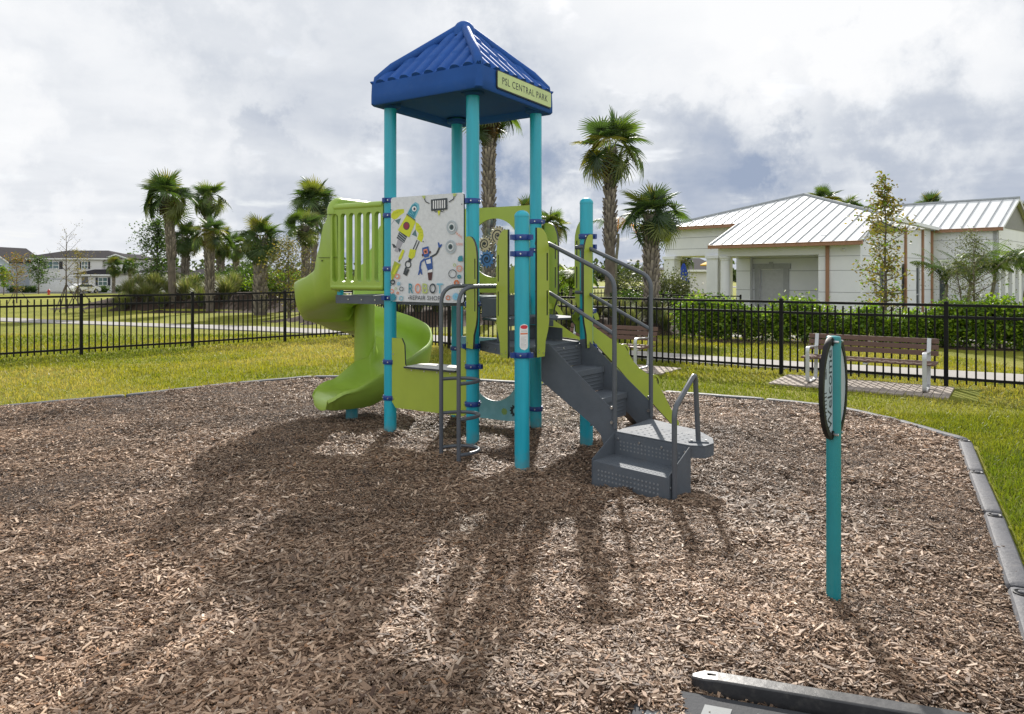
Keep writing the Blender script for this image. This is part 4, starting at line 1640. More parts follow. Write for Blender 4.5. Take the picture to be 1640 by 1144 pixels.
# short grab rail on the lower step
g0 = V(1.171, 5.178, -.08); g1 = V(1.171, 5.178, .70); g2 = V(1.375, 5.44, .905); g3 = V(1.425, 5.49, .85); g4 = V(1.425, 5.49, zp)
path = [g0] + bend(g0, g1, g2, .07, 5) + bend(g1, g2 + V(.02, .03, .015), g4, .06, 6) + [g4]
mb = MB(); mb.tube(path, .0195, 14)
gr = mb.build('grab_rail', M['rail'], PS)
mb = MB(); mb.box(V(1.425, 5.49, zp + .006), (.15, .07, .010), R(-10))
for sx in (-.055, .055):
    p = V(1.425, 5.49, zp + .011) + V(sx, -.01, 0)
    mb.tube([p, p + UP * .008], .009, 8, mat=1)
mb.build('rail_flange', [M['steel'], M['bolt']], gr)

# ---------------- scroll climber on the far right
cl_d = oR6
c0 = V(.70, 6.98, 0); c1 = c0 - dR6 * .62
prof = [(-.10, 1.30), (.02, 1.28), (.10, 1.22), (.27, 1.05), (.45, .89), (.70, .66), (.95, .42), (1.22, .10), (1.24, .04), (1.17, .04), (.9, .30), (.67, .49), (.43, .71), (.11, 1.00), (-.10, 1.12)]
prof_top = [(-.10, 1.22), (.02, 1.22), (.12, 1.16), (.22, 1.10), (.33, 1.03), (.44, .98), (.52, .94), (.57, .86), (.63, .78), (.70, .715), (.80, .655), (.90, .60), (.98, .50), (1.06, .38), (1.14, .25), (1.25, .10), (1.24, .05)]
lower = [(1.17, .07), (.90, .32), (.67, .49), (.43, .73), (.11, 1.02), (-.10, 1.12)]


def curl(cx_, cz_, r, a0, a1, w0, w1, n=18):
    o, i_ = [], []
    for k in range(n + 1):
        t = k / n; a = a0 + (a1 - a0) * t; w_ = w0 + (w1 - w0) * t
        o.append((cx_ + r * math.cos(a), cz_ + r * math.sin(a)))
        i_.append((cx_ + (r - w_) * math.cos(a), cz_ + (r - w_) * math.sin(a)))
    return o + i_[::-1]


for q, nm in ((c0, 'near'), (c1, 'far')):
    mb = MB()
    th_ = -dR6 * .019
    mb.prism(q, cl_d, UP, th_, prof_top + lower, mat=0, side=1)
    for (a_, b_, r_, s0_, s1_, w0_, w1_) in ((.02, 1.20, .17, R(10), R(170), .05, .07), (-.045, 1.27, .10, R(170), R(330), .05, .045), (.50, .90, .07, R(-40), R(120), .022, .018), (.90, .55, .085, R(-20), R(110), .022, .018)):
        mb.prism(q + dR6 * .0005, cl_d, UP, th_ * 1.05, curl(a_, b_, r_, s0_, s1_, w0_, w1_), mat=0, side=1)
    mb.build('climber_side', [M['lime_board'], M['board_edge']], PS)
mb = MB()
dirc = (cl_d * 1.27 + UP * -1.10)
nrm = dirc.cross(dR6).normalized()
if nrm.z < 0: nrm = -nrm
s_ = c0 + cl_d * -.02 + UP * 1.09 - nrm * .06
mb.obox(s_ - dR6 * .02, dirc, -dR6 * .58, -nrm * .03)
for i in range(6):
    mb.obox(s_ - dR6 * .02 + dirc * (.10 + i * .15), dirc.normalized() * .04, -dR6 * .58, nrm * .02)
mb.build('climber_ramp', M['brown_board'], PS, bevel=.004)
# ------------------------------------------------------------------ welcome sign
SP = V(1.629, 3.637, 0)
sg = thing('welcome_sign', 'slim teal post carrying a black rimmed oval sign lettered Welcome', 'sign', SP)
mb = MB()
mb.lathe(SP, [(.035, -.25), (.035, 1.348), (.034, 1.354), (.030, 1.358), (.012, 1.360)], 28)
mb.build('post', mat('teal_sign_post', (.012, .21, .235), .36, var=.06, dirt=((.03, .16, .17), 4, .4)), sg, angle=50)
su = V(.656, .755, 0); sn = V(.755, -.656, 0)
zc = 1.10
for sgn in (-1, 1):
    hh, ww = .252, .168
    arc = [(math.sin(a) * hh, math.cos(a) * ww) for a in [(-PI / 2 + .12) + (PI - .24) * i / 30 for i in range(31)]]
    ina = [(z * .93, max(.0, u - .014)) for z, u in arc]
    base = SP + su * sgn * .022 + UP * zc
    mb = MB()
    fo = [(u * sgn, z) for z, u in ina]
    if sgn < 0: fo = fo[::-1]
    mb.prism(base - sn * .006, su, UP, sn * .012, fo)
    if sgn < 0:
        # lettering climbs the post; its tops point away from the post
        put_text(mb, 'Welcome', base + su * sgn * .058 + sn * .0064 - UP * .005, UP, su * sgn, .40, .066, 1, bold=.004)
        for i in range(7):
            zz = -.13 + i * .019
            ln = .030 if i % 3 else .040
            mb.obox(base + su * sgn * .105 + sn * .0062 + UP * zz, su * sgn * ln, UP * .006, sn * .0006, 1)
        for i in range(3):
            mb.obox(base + su * sgn * (.108 + .012 * i) + sn * .0062 + UP * .055, su * sgn * .005, UP * (.05 - .012 * i), sn * .0006, 1)
    face = mb.build('sign_face', [M['grey_face'], M['ink']], sg, recalc=False)
    mb = MB()
    rim = [base + su * sgn * u + UP * z for z, u in arc]
    # flat band of rubber edging
    vs, fs = [], []
    for i, (z, u) in enumerate(arc):
        for du, dn in ((-.016, -.011), (.008, -.011), (.010, 0), (.008, .011), (-.016, .011)):
            k = (u + du) / u if u > .02 else 1
            vs.append(base + su * sgn * max(.0, u + du) + UP * (z * (1 + du / .3)) + sn * dn)
    for i in range(len(arc) - 1):
        for j in range(5):
            a, b = i * 5 + j, i * 5 + (j + 1) % 5
            fs.append((a, b, b + 5, a + 5))
    fs += [tuple(range(5)), tuple(range(len(vs) - 5, len(vs)))]
    mb.add(vs, fs, 0, True)
    for z in (-.232, .232):
        mb.obox(base - su * sgn * .004 - sn * .013 + UP * (z - .018), su * sgn * .035, sn * .026, UP * .036)
    mb.build('sign_rim', M['black_plastic'], sg)
    for z in (-.232, .232):
        mb = MB()
        p = base + su * sgn * .014 + UP * z + sn * .012
        mb.tube([p, p + sn * .022, p + sn * .024], [.007, .007, .004], 10)
        mb.build('bolt', M['bolt'], sg)

# ------------------------------------------------------------------ border timbers
BORD = 0


def border(a, b, label, m='timber', wd=.115, h=.075, pin=True, grp='plastic border timbers round the mulch'):
    a, b = V(*a, 0), V(*b, 0)
    t = (b - a).normalized(); n = V(-t.y, t.x, 0); ln = (b - a).length
    o = thing('border_timber', label, 'border timber', a, grp)
    mb = MB()
    ht = h
    sec = [(-wd / 2, -.12), (-wd / 2, ht - .022), (-wd / 2 + .012, ht - .005), (-wd / 2 + .03, ht), (wd / 2 - .03, ht), (wd / 2 - .012, ht - .005), (wd / 2, ht - .022), (wd / 2, -.12)]
    st = [(.004, .80, -.012), (.018, .93, -.004), (.05, 1, 0)]
    ks = st + [(ln * k / 8, 1 + .01 * math.sin(k * 2.2), .0015 * math.sin(k * 1.7)) for k in range(1, 8)] + [(ln - x, s_, dz) for x, s_, dz in st[::-1]]
    vs, fs = [], []
    for x, s_, dz in ks:
        for u, z in sec:
            vs.append(a + t * x + n * (u * s_) + UP * (z + (dz if z > 0 else 0)))
    k = len(sec)
    for i in range(len(ks) - 1):
        for j in range(k):
            p, q = i * k + j, i * k + (j + 1) % k
            fs.append((p, q, q + k, p + k))
    fs += [tuple(range(k)), tuple(range(len(vs) - k, len(vs)))]
    mb.add(vs, fs, 0, True)
    mb.build('beam', M[m], o, angle=30)
    if pin:
        mb = MB()
        c = a + t * .10
        mb.lathe(c, [(.042, ht - .004), (.042, ht + .006), (.036, ht + .008), (.030, ht + .004)], 20)
        mb.lathe(c, [(.020, ht - .004), (.020, ht + .010), (.016, ht + .013)], 14, 1)
        mb.build('spike_cap', [M['black_plastic'], M['timber']], o)
    return o


rightp = [(4.40, 6.98), (3.80, 5.88), (3.25, 4.85), (2.61, 3.69), (1.97, 2.54)]
labs = ['grey border timber at the upper right corner of the mulch, beside green grass', 'grey border timber second down along the right edge of the mulch',
        'grey border timber with a large round spike cap, third down the right edge', 'grey border timber cut off by the right side of the picture']
for i in range(4):
    a, b = V(*rightp[i], 0), V(*rightp[i + 1], 0)
    t = (b - a).normalized()
    border((a + t * .012).xy, (b - t * .012).xy, labs[i])
run = [(4.46, 7.05), (4.30, 8.0), (3.99, 8.85), (3.30, 9.36), (2.11, 9.97), (.445, 10.71), (-1.1, 11.28), (-2.27, 11.42), (-3.18, 11.45), (-4.12, 10.76), (-5.2, 9.66), (-6.3, 8.85), (-7.7, 8.1), (-8.9, 5.0)]
chain = []
for a, b in zip(run, run[1:]):
    a, b = V(*a, 0), V(*b, 0)
    k = max(1, round((b - a).length / 1.25))
    for j in range(k):
        chain.append((a.lerp(b, j / k), a.lerp(b, (j + 1) / k)))
for a, b in chain:
    t = (b - a).normalized()
    m_ = (a + b) / 2
    if m_.x > 2.9: lab = 'low dark border timber between the mulch and the grass in front of the right bench'
    elif m_.x > -.2: lab = 'low dark border timber along the far mulch edge behind the stairs'
    elif m_.x > -3.3: lab = 'low grey border timber along the far mulch edge behind the slide'
    else: lab = 'low grey border timber along the left mulch edge below the lawn'
    border((a + t * .01).xy, (b - t * .01).xy, lab, h=.062, pin=False, wd=.105)
# low edge and pad at the entrance in the near corner
kb = thing('border_timber', 'long black edge timber with a pointed end in the bottom right mulch', 'border timber', (.73, 2.93, 0), 'plastic border timbers round the mulch')
a, b = V(.725, 2.90, -.022), V(2.60, 2.280, -.022)
t = (b - a).normalized(); n = V(t.y, -t.x, 0)        # n points towards the viewer
mb = MB()
out = [(0, .078), (.05, .087), (.10, .0905), ((b - a).length, .098)]
vs = []
for u, z in out:
    wd = .024 if u == 0 else .066
    o = a + t * u
    vs += [o - n * wd * .5 + UP * -.1, o - n * wd * .5 + UP * z, o + n * wd * .5 + UP * (z - .003), o + n * wd * .5 + UP * -.1]
fs = []
for i in range(3):
    for j in range(4):
        p, q = i * 4 + j, i * 4 + (j + 1) % 4
        fs.append((p, q, q + 4, p + 4))
fs += [(0, 1, 2, 3), tuple(range(len(vs) - 4, len(vs)))]
mb.add(vs, fs)
mb.build('beam', M['timber_black'], kb, bevel=.006)
mb = MB(); mb.obox(a + t * .06 - n * .01 + UP * .0875, t * .035, n * .008, UP * .004); mb.build('slot', M['black_plastic'], kb)
rp = thing('entrance_mat', 'dark grey entrance ramp mat with pale stripes, half buried in chips', 'ramp', (.9, 2.4, 0))
mb = MB()
o = a + t * -.20 + n * .06
mb.obox(o + UP * -.02, t * 1.6, n * .9, UP * .062)
mb.build('mat', mat('ramp_rubber', (.045, .047, .052), .75, spec=.2, bump=.3, var=.2), rp, bevel=.01)
mb = MB()
for i in range(8):
    mb.flat(o + t * (.05 + i * .19) + n * .075 + UP * .0445, t, -n, [(.02, 0), (.12, .0), (.04, -.5), (-.06, -.5)][::-1], [], 0)
mb.build('stripe', mat('ramp_stripe', (.27, .28, .28), .75, spec=.2, var=.15, dirt=((.15, .14, .13), 12, .6)), rp, recalc=False)


# ------------------------------------------------------------------ fences
def fence(name, pts, label, h=1.22, spacing=.1143, group=None, base=None, thin=1.0):
    base = base or (lambda x, y: gz(x, y))
    P = [V(p[0], p[1], base(*p)) for p in pts]
    o = thing(name, label, 'fence', P[0], group)
    for p in P:
        mb = MB()
        d = (P[1] - P[0]) if p is P[0] else (p - P[P.index(p) - 1])
        an = math.atan2(d.y, d.x)
        mb.box(p + UP * (h + .03) / 2, (.058, .058, h + .03), an)
        mb.box(p + UP * (h + .036), (.066, .066, .014), an)
        mb.box(p + UP * (h + .048), (.040, .040, .012), an)
        mb.build('fence_post', M['black_paint'], o, bevel=.002)
    for a, b in zip(P, P[1:]):
        mb = MB()
        d = b - a
        dh = V(d.x, d.y, 0).normalized(); n = V(-dh.y, dh.x, 0)
        ln = d.length
        s0, s1 = .03 / ln, 1 - .03 / ln
        for z in (h - .026, h - .20, .115):
            mb.obox(a + d * s0 - n * .016 + UP * z, d * (s1 - s0), n * .034, UP * .040)
        k = round((ln - .058) / spacing)
        for i in range(1, k):
            p = a + d * (.029 / ln + (1 - .058 / ln) * i / k)
            mb.obox(p - dh * .012 * thin - n * .009 + UP * .055, dh * .024 * thin, n * .020, UP * (h - .05 - .055))
        mb.build('fence_panel', M['black_paint'], o)
    return o


fence('picket_fence', [(-15.3, 8.8), (-13.7, 10.25), (-12.1, 11.73), (-10.46, 13.27), (-8.86, 14.77), (-7.24, 16.27), (-5.63, 17.8), (-4.2, 19.1)],
      'black metal picket fence along the left lawn, running back behind the slide')
fence('picket_fence', [(-4.2, 19.0), (-2.8, 17.45), (-1.40, 15.99), (.58, 14.66), (2.55, 13.33), (4.5, 12.0), (6.45, 10.67), (8.4, 9.35), (10.35, 8.0), (12.3, 6.7)],
      'black metal picket fence behind the stairs and the two benches')


# ------------------------------------------------------------------ benches on paver pads
def make_bench(loc, rz, label):
    o = local_thing('park_bench', label, 'bench', loc, 'slatted park benches by the fence', rz)
    # local: x along the seat, -y towards the sitter's knees
    Lb = 1.90
    for i, z in enumerate((.785, .685, .585)):
        y = .30 - .03 * (2 - i) + .02
        mb = MB(); mb.obox(V(-Lb / 2, .27 + .035 * (z - .585) / .1, z - .043), V(Lb, 0, 0), V(0, .032, .0), V(0, .012, .082)); mb.build('back_slat', M['slat'], o, bevel=.004)
    for y in (-.16, -.04, .08, .20):
        mb = MB(); mb.obox(V(-Lb / 2, y - .048, .425 + .02 * (-.16 - y) * 0), V(Lb, 0, 0), V(0, .096, 0), V(0, 0, .03)); mb.build('seat_slat', M['slat'], o, bevel=.004)
    for x in (-.82, .82):
        mb = MB()
        def strap(path, w=.058, t=.022):
            pts = [V(x, p[0], p[1]) for p in path]
            vs = []
            for i, p in enumerate(pts):
                tt = (pts[min(i + 1, len(pts) - 1)] - pts[max(i - 1, 0)]).normalized()
                nn = V(0, -tt.z, tt.y)
                for du, dn in ((-w / 2, -t / 2), (w / 2, -t / 2), (w / 2, t / 2), (-w / 2, t / 2)):
                    vs.append(p + V(du, 0, 0) + nn * dn)
            fs = []
            for i in range(len(pts) - 1):
                for j in range(4):
                    a, b = i * 4 + j, i * 4 + (j + 1) % 4
                    fs.append((a, b, b + 4, a + 4))
            fs += [(0, 1, 2, 3), tuple(range(len(vs) - 4, len(vs)))]
            mb.add(vs, fs, 0)
        pts = []
        fr = [V(0, .30, .60), V(0, -.30, .64), V(0, -.30, .02), V(0, .22, .02), V(0, .30, .60)]
        loop = [fr[0]] + bend(fr[0], fr[1], fr[2], .09, 6) + bend(fr[1], fr[2], fr[3], .07, 6) + bend(fr[2], fr[3], fr[4], .07, 6) + [V(0, .27, .42), V(0, .285, .60), V(0, .34, .83)]
        strap([(p.y, p.z) for p in loop])
        strap([(-.30, .41), (.27, .41)], .045, .022)
        mb.build('end_frame', M['cast'], o, bevel=.004)
    mb = MB(); mb.obox(V(-.03, -.20, .385), V(.06, 0, 0), V(0, .46, 0), V(0, 0, .03)); mb.build('seat_brace', M['cast'], o)
    o.scale = (.94, 1, .86)
    return o


def pad(c, ux, uy, name_label):
    o = thing('paver_pad', name_label, 'paving', c, 'paver pads under the benches')
    mb = MB()
    k = 0
    nx, ny = int(ux.length / .105), max(3, int(uy.length / .21))
    ex_, ey_ = ux / nx, uy / ny
    for i in range(nx):
        for j in range(ny):
            q = c - ux / 2 - uy / 2 + ex_ * i + ey_ * j
            mb.obox(q + ex_ * .03 + ey_ * .02 + UP * (-.05 + rnd.uniform(-.002, .002)), ex_ * .94, ey_ * .96, UP * .075)
    mb.build('pavers', M['paver'], o, bevel=.004)
    return o


bdir = V(1.34, -.95, 0).normalized(); bback = V(-bdir.y, bdir.x, 0)
brz = math.atan2(bdir.y, bdir.x)
b1c = V(5.10, 10.42, 0) + bback * .30
make_bench(b1c + UP * .025, brz, 'brown slatted bench on pavers at the right, seen behind the welcome sign')
pad(b1c - bback * .0 - bdir * .1, bdir * 2.35, bback * 1.15, 'brown brick paver pad under the right bench')
b2c = V(1.62, 13.05, 0) + bback * .02 - bdir * .02
b2c = V(1.66, 13.02, 0)
make_bench(b2c + UP * .025, brz, 'brown slatted bench partly hidden behind the handrails of the stairs')
pad(b2c, bdir * 2.6, bback * .95, 'paver pad under the bench behind the stairs')
# ------------------------------------------------------------------ plants
def fan_leaf(r, L=.8, Lp=.75, nseg=30, droop=.35, beta=.5):
    """sabal leaf: petiole and a folded fan of drooping segments; returns verts, quads (x = outwards)"""
    vs, qs = [], []
    hub = Lp

    def strip(pts, wds, nrm):
        b = len(vs)
        for p, w_ in zip(pts, wds):
            vs.append(p - nrm * w_); vs.append(p + nrm * w_)
        for i in range(len(pts) - 1):
            a = b + i * 2
            qs.append((a, a + 1, a + 3, a + 2))
    pet = [np.array([hub * t, 0, -.10 * t * t * droop]) for t in (0, .5, 1.0)]
    strip(pet, (.022, .016, .012), np.array([0, 1.0, 0]))
    z0 = pet[-1][2]
    cb, sb_ = math.cos(beta), math.sin(beta)
    for i in range(nseg):
        f = (i + .5) / nseg * 2 - 1
        a = f * R(138)
        ln = L * (1.0 - .22 * abs(f) ** 2) * r.uniform(.9, 1.08)
        ca, sa = math.cos(a), math.sin(a)
        fold = .16 * abs(sa)
        pts, wd = [], []
        for t in (0.02, .45, .75, 1.0):
            x = hub + ln * t * ca * 1.0
            y = ln * t * sa
            z = z0 + fold * ln * t - droop * ((ln * t) ** 2) * (.55 + .5 * max(0, ca)) - (.30 * droop * max(0, t - .6) ** 1.3)
            xx, zz = x - hub, z - z0
            x, z = hub + xx * cb + zz * sb_, z0 - xx * sb_ + zz * cb
            pts.append(np.array([x, y, z])); wd.append(.036 * (0.35 + 1.2 * t if t < .5 else 1.9 * (1.03 - t)) + .002)
        nrm = np.array([-sa, ca, (.5 if i % 2 else -.5)])
        strip(pts, wd, nrm / np.linalg.norm(nrm))
    return np.array(vs), np.array(qs)


def rotm(az, el, roll=0):
    ca, sa, ce, se, cr, sr = math.cos(az), math.sin(az), math.cos(el), math.sin(el), math.cos(roll), math.sin(roll)
    Rz = np.array([[ca, -sa, 0], [sa, ca, 0], [0, 0, 1]])
    Ry = np.array([[ce, 0, -se], [0, 1, 0], [se, 0, ce]])
    Rx = np.array([[1, 0, 0], [0, cr, -sr], [0, sr, cr]])
    return Rz @ Ry @ Rx


GREENS = [np.array(c) for c in [(.048, .088, .026), (.068, .115, .032), (.095, .145, .036), (.045, .078, .034), (.15, .18, .045)]]
DEAD = [np.array((.16, .10, .045)), np.array((.10, .065, .035))]


def palm_crown(seed, nl=24, dead=4, yellow=.12, gaps=True, lo=-38):
    r = random.Random(seed)
    V_, Q_, T_ = [], [], []
    b = 0
    for i in range(nl + dead):
        isdead = i >= nl
        t = (i + .5) / nl
        el = R(84 - (84 - lo) * t ** .95) + r.gauss(0, .14) if not isdead else R(-62) + r.gauss(0, .15)
        az = i * 2.39996 + r.gauss(0, .25)
        dr = .10 + .42 * t + r.uniform(0, .2)
        v, q = fan_leaf(r, L=r.uniform(.70, .95) * (.75 if isdead else 1), Lp=r.uniform(.55, .95) * (.6 if isdead else 1), droop=dr if not isdead else .9, beta=R(8 + 42 * min(1, t * 1.6)) + r.gauss(0, .12))
        v = v @ rotm(az, el, r.gauss(0, .4)).T
        c = r.choice(DEAD) if isdead else r.choice(GREENS) * r.uniform(.8, 1.2)
        if not isdead and r.random() < yellow: c = np.array((.20, .19, .04))
        col = np.tile(c, (len(v), 1)) * np.array([[r.uniform(.85, 1.15)] for _ in range(len(v))])
        V_.append(v); Q_.append(q + b); T_.append(col); b += len(v)
    # spear leaves and flower stalks
    return np_mesh('crown', np.concatenate(V_), np.concatenate(Q_), M['leaf'], np.concatenate(T_))


CROWNS = [palm_crown(1), palm_crown(2, 23, 5, .25), palm_crown(3, 26, 3, .12), palm_crown(4, 19, 6, .2, lo=-42)]


def palm_trunk(name, h, r0, boots_from, seed, lean=0.0, parent=None, ybulge=1.15):
    """trunk from z=-.3 to h; criss-cross leaf bases above boots_from"""
    r = random.Random(seed)
    vs, qs, ti = [], [], []
    nseg, nr = 14, max(10, int(h / .16))
    lx = lambda z: lean * (z / h) ** 2
    for i in range(nr + 1):
        z = -.3 + (h + .3) * i / nr
        rad = r0 * (1.12 - .12 * min(1, z / 1.0)) * (1 + .03 * r.uniform(-1, 1)) * (.96 if z > boots_from else 1)
        for j in range(nseg):
            a = 2 * PI * j / nseg
            rr = rad * (1 + r.uniform(-.035, .035))
            vs.append((lx(z) + rr * math.cos(a), rr * math.sin(a), z))
            k = r.uniform(.7, 1.2)
            ti.append((.15 * k, .125 * k, .10 * k))
    for i in range(nr):
        for j in range(nseg):
            a, b = i * nseg + j, i * nseg + (j + 1) % nseg
            qs.append((a, b, b + nseg, a + nseg))
    z = boots_from
    step = .085
    i = 0
    while z < h + .05:
        per = 7
        for j in range(per):
            a = 2 * PI * (j + (.5 if i % 2 else 0)) / per + r.gauss(0, .06) + i * .03
            if r.random() < .08: continue
            b = len(vs)
            ln = r.uniform(.16, .26) * (1.25 if z > h - .4 else 1); w_ = r0 * .30
            rad = r0 * .95
            ca, sa = math.cos(a), math.sin(a)
            ou = r.uniform(.05, .12)
            k = r.uniform(.65, 1.35)
            tip = r.uniform(1.2, 1.9)
            for (du, dz, dr_, kk) in ((-w_, 0, 0, .8), (w_, 0, 0, .8), (w_ * .55, ln, ou, tip), (-w_ * .55, ln, ou, tip),
                                      (-w_ * .8, 0, -.03, .5), (w_ * .8, 0, -.03, .5), (w_ * .4, ln, ou - .035, .9), (-w_ * .4, ln, ou - .035, .9)):
                rr = rad + dr_
                vs.append((lx(z) + rr * ca - du * sa, rr * sa + du * ca, z + dz))
                ti.append((.19 * k * kk, .165 * k * kk, .14 * k * kk))
            for f in ((0, 1, 2, 3), (7, 6, 5, 4), (0, 3, 7, 4), (1, 5, 6, 2), (3, 2, 6, 7)):
                qs.append(tuple(b + x for x in f))
        z += step; i += 1
    me = np_mesh(name, vs, qs, M['bark'], ti)
    return link(name, me, parent)


def sabal(px, d, top_y, label, r0=.17, crown=0, cs=1.0, boots=.35, lean=0, rz=None, base=None, group='cabbage palms beyond the fence'):
    x = WX(px, d)
    cs *= .84
    r0 *= .88
    zb = gz(x, d) if base is None else base
    ztop = HEYE + (HY - top_y) / FPX * d
    h = ztop - zb - 1.25 * cs
    o = local_thing('palm_tree', label, 'palm', (x, d, zb), group, 0)
    palm_trunk('trunk', h, r0, h * boots, int(px * 7 + d), lean, o)
    c = link('crown', CROWNS[crown], o)
    c.location = (lean, 0, h + .02)
    c.rotation_euler = (0, 0, rz if rz is not None else px * .37)
    c.scale = (cs, cs, cs)
    return o


sabal(276, 33, 278, 'tallest palm of the left group, standing forward with a long bare trunk', .19, 0, 1.2, .42, lean=-.25)
sabal(333, 38, 290, 'second tallest palm of the left group, just right of the tallest', .18, 3, 1.02, .3)
sabal(297, 36, 357, 'short dense palm between the two tall palms of the left group', .17, 2, .85, .1)
sabal(336, 32, 350, 'short palm standing in front of the second tallest palm, with a ragged trunk', .17, 1, .74, .1)
sabal(353, 40, 366, 'short palm right behind the ragged one in the left group', .20, 2, .9, .2)
sabal(378, 46, 374, 'small distant palm in the gap right of the left group', .17, 1, .95, .2)
sabal(417, 29.5, 350, 'stout palm with a thick patterned trunk left of the slide', .27, 2, .95, .0)
sabal(503, 36, 289, 'tall palm whose crown rises behind the slide hood', .17, 0, 1.15, .5)
sabal(490, 31, 335, 'lower palm half hidden behind the slide hood', .16, 3, .85, .2)
sabal(783, 24, 140, 'tall palm behind the roofed tower, its trunk seen between two posts', .20, 3, .98, .15, rz=1.3)
sabal(977, 23.5, 186, 'tallest palm right of the tower with a shaggy upper trunk', .19, 1, 1.18, .42)
sabal(1043, 21, 301, 'shorter palm with a thick patterned trunk in front of the white portico', .21, 0, .90, .0)
sabal(845, 38, 318, 'distant palm crown showing above the lime gear panel', .18, 2, 1.0, .2)
sabal(885, 33, 338, 'small palm seen just right of the tower between lime panels', .17, 1, .8, .2)
sabal(1322, 58, 300, 'palm with a yellowish crown behind the left half of the white metal roof', .2, 1, 1.3, .2)
sabal(1358, 60, 312, 'palm behind the metal roof, right of the yellowish one', .2, 3, 1.3, .2)
sabal(1490, 62, 311, 'palm crown showing above the right ridge of the metal roof', .2, 2, 1.45, .2)
sabal(1638, 52, 326, 'palm at the right border of the picture behind the gable', .2, 2, 1.2, .2)
sabal(182, 108, 413, 'left one of two small palms in front of the far white house', .22, 2, 1.45, .1)
sabal(208, 108, 414, 'right one of two small palms in front of the far white house', .22, 0, 1.35, .1)
sabal(1095, 66, 403, 'tiny distant palm seen through the portico', .2, 1, .95, .2)


def frond(r, L=1.9, arch=1.0, leafl=.42, n=26):
    """feather palm frond: arching rachis, two rows of drooping leaflets"""
    vs, qs = [], []
    pts = []
    for i in range(n + 1):
        t = i / n
        a = R(78) - arch * R(120) * t ** 1.3
        pts.append((pts[-1][0] + L / n * math.cos(a), 0, pts[-1][2] + L / n * math.sin(a)) if pts else (0, 0, 0))
    P = np.array(pts)
    for i in range(n):
        b = len(vs)
        w_ = .018 * (1 - i / n) + .004
        for p in (P[i], P[i + 1]):
            vs.append(p + np.array([0, -w_, 0])); vs.append(p + np.array([0, w_, 0]))
        qs.append((b, b + 1, b + 3, b + 2))
    for i in range(4, n + 1):
        t = i / n
        tg = P[i] - P[i - 1]; tg = tg / np.linalg.norm(tg)
        for s_ in (-1, 1):
            ln = leafl * math.sin(PI * (.12 + .86 * t)) ** .6 * r.uniform(.85, 1.1)
            d = tg * .62 + np.array([0, s_ * .85, .10]); d /= np.linalg.norm(d)
            b = len(vs)
            wv = np.cross(d, np.array([0, 0, 1.0])); wv /= (np.linalg.norm(wv) + 1e-6)
            for q, w_ in ((0, .012), (.5, .024), (1, .003)):
                p = P[i] + d * ln * q + np.array([0, 0, -ln * .5 * q * q])
                vs.append(p - wv * w_); vs.append(p + wv * w_)
            qs += [(b, b + 1, b + 3, b + 2), (b + 2, b + 3, b + 5, b + 4)]
    return np.array(vs), np.array(qs)


def feather_palm(x, y, zb, label, stems=((0, 0, 2.2),), nf=9, L=1.9, name='feather_palm', cols=GREENS, seed=1, oranges=0, group=None):
    r = random.Random(seed)
    o = local_thing(name, label, 'palm', (x, y, zb), group)
    V_, Q_, T_, b = [], [], [], 0
    for sx, sy, h in stems:
        mb = MB()
        k = 8
        mb.tube([(sx + .06 * math.sin(i), sy, -.2 + (h + .2) * i / k) for i in range(k + 1)], [.085 - .03 * i / k for i in range(k + 1)], 10)
        mb.build('stem', mat('palm_stem', (.16, .15, .10), .8, var=.25, stretch=(1, 1, 9)), o)
        for i in range(nf):
            v, q = frond(r, L * r.uniform(.8, 1.1), r.uniform(.55, 1.15) * (.6 + .7 * i / nf))
            v = v @ rotm(i * 2.4 + r.gauss(0, .3), r.uniform(-.12, .12), r.gauss(0, .3)).T + np.array([sx, sy, h - .05])
            c = np.array((.50, .22, .07)) if i >= nf - oranges else np.array(r.choice(cols)) * r.uniform(.85, 1.2)
            V_.append(v); Q_.append(q + b); T_.append(np.tile(c, (len(v), 1))); b += len(v)
    link('fronds', np_mesh('fronds', np.concatenate(V_), np.concatenate(Q_), M['leaf'], np.concatenate(T_)), o)
    return o


YG = [(.11, .18, .02), (.08, .14, .018), (.17, .23, .03), (.05, .09, .014)]
feather_palm(WX(912, 25), 25, gz(WX(912, 25), 25), 'feathery palm with arching fronds between the lime panels and the teal post', ((0, 0, 1.2), (-.5, .3, .9)), 9, 1.7, seed=4, cols=YG)
feather_palm(WX(988, 30), 30, gz(WX(988, 30), 30), 'slender palm with one orange dying frond beside the tall palm', ((0, 0, 3.6),), 9, 1.9, seed=9, oranges=2)
feather_palm(17.2, 27.0, -.3, 'clump of bright green feathery palms at the wall of the white building', ((0, 0, 1.7), (.7, -.3, 2.0), (1.5, -.9, 2.0), (2.1, -1.4, 1.7), (-.6, .5, 1.6)), 16, 1.75, seed=6, cols=YG)
feather_palm(1.8, 33, gz(1.8, 33), 'feathery palm low behind the teal post, right of the tower', ((0, 0, 1.0),), 9, 1.6, seed=14, cols=YG)


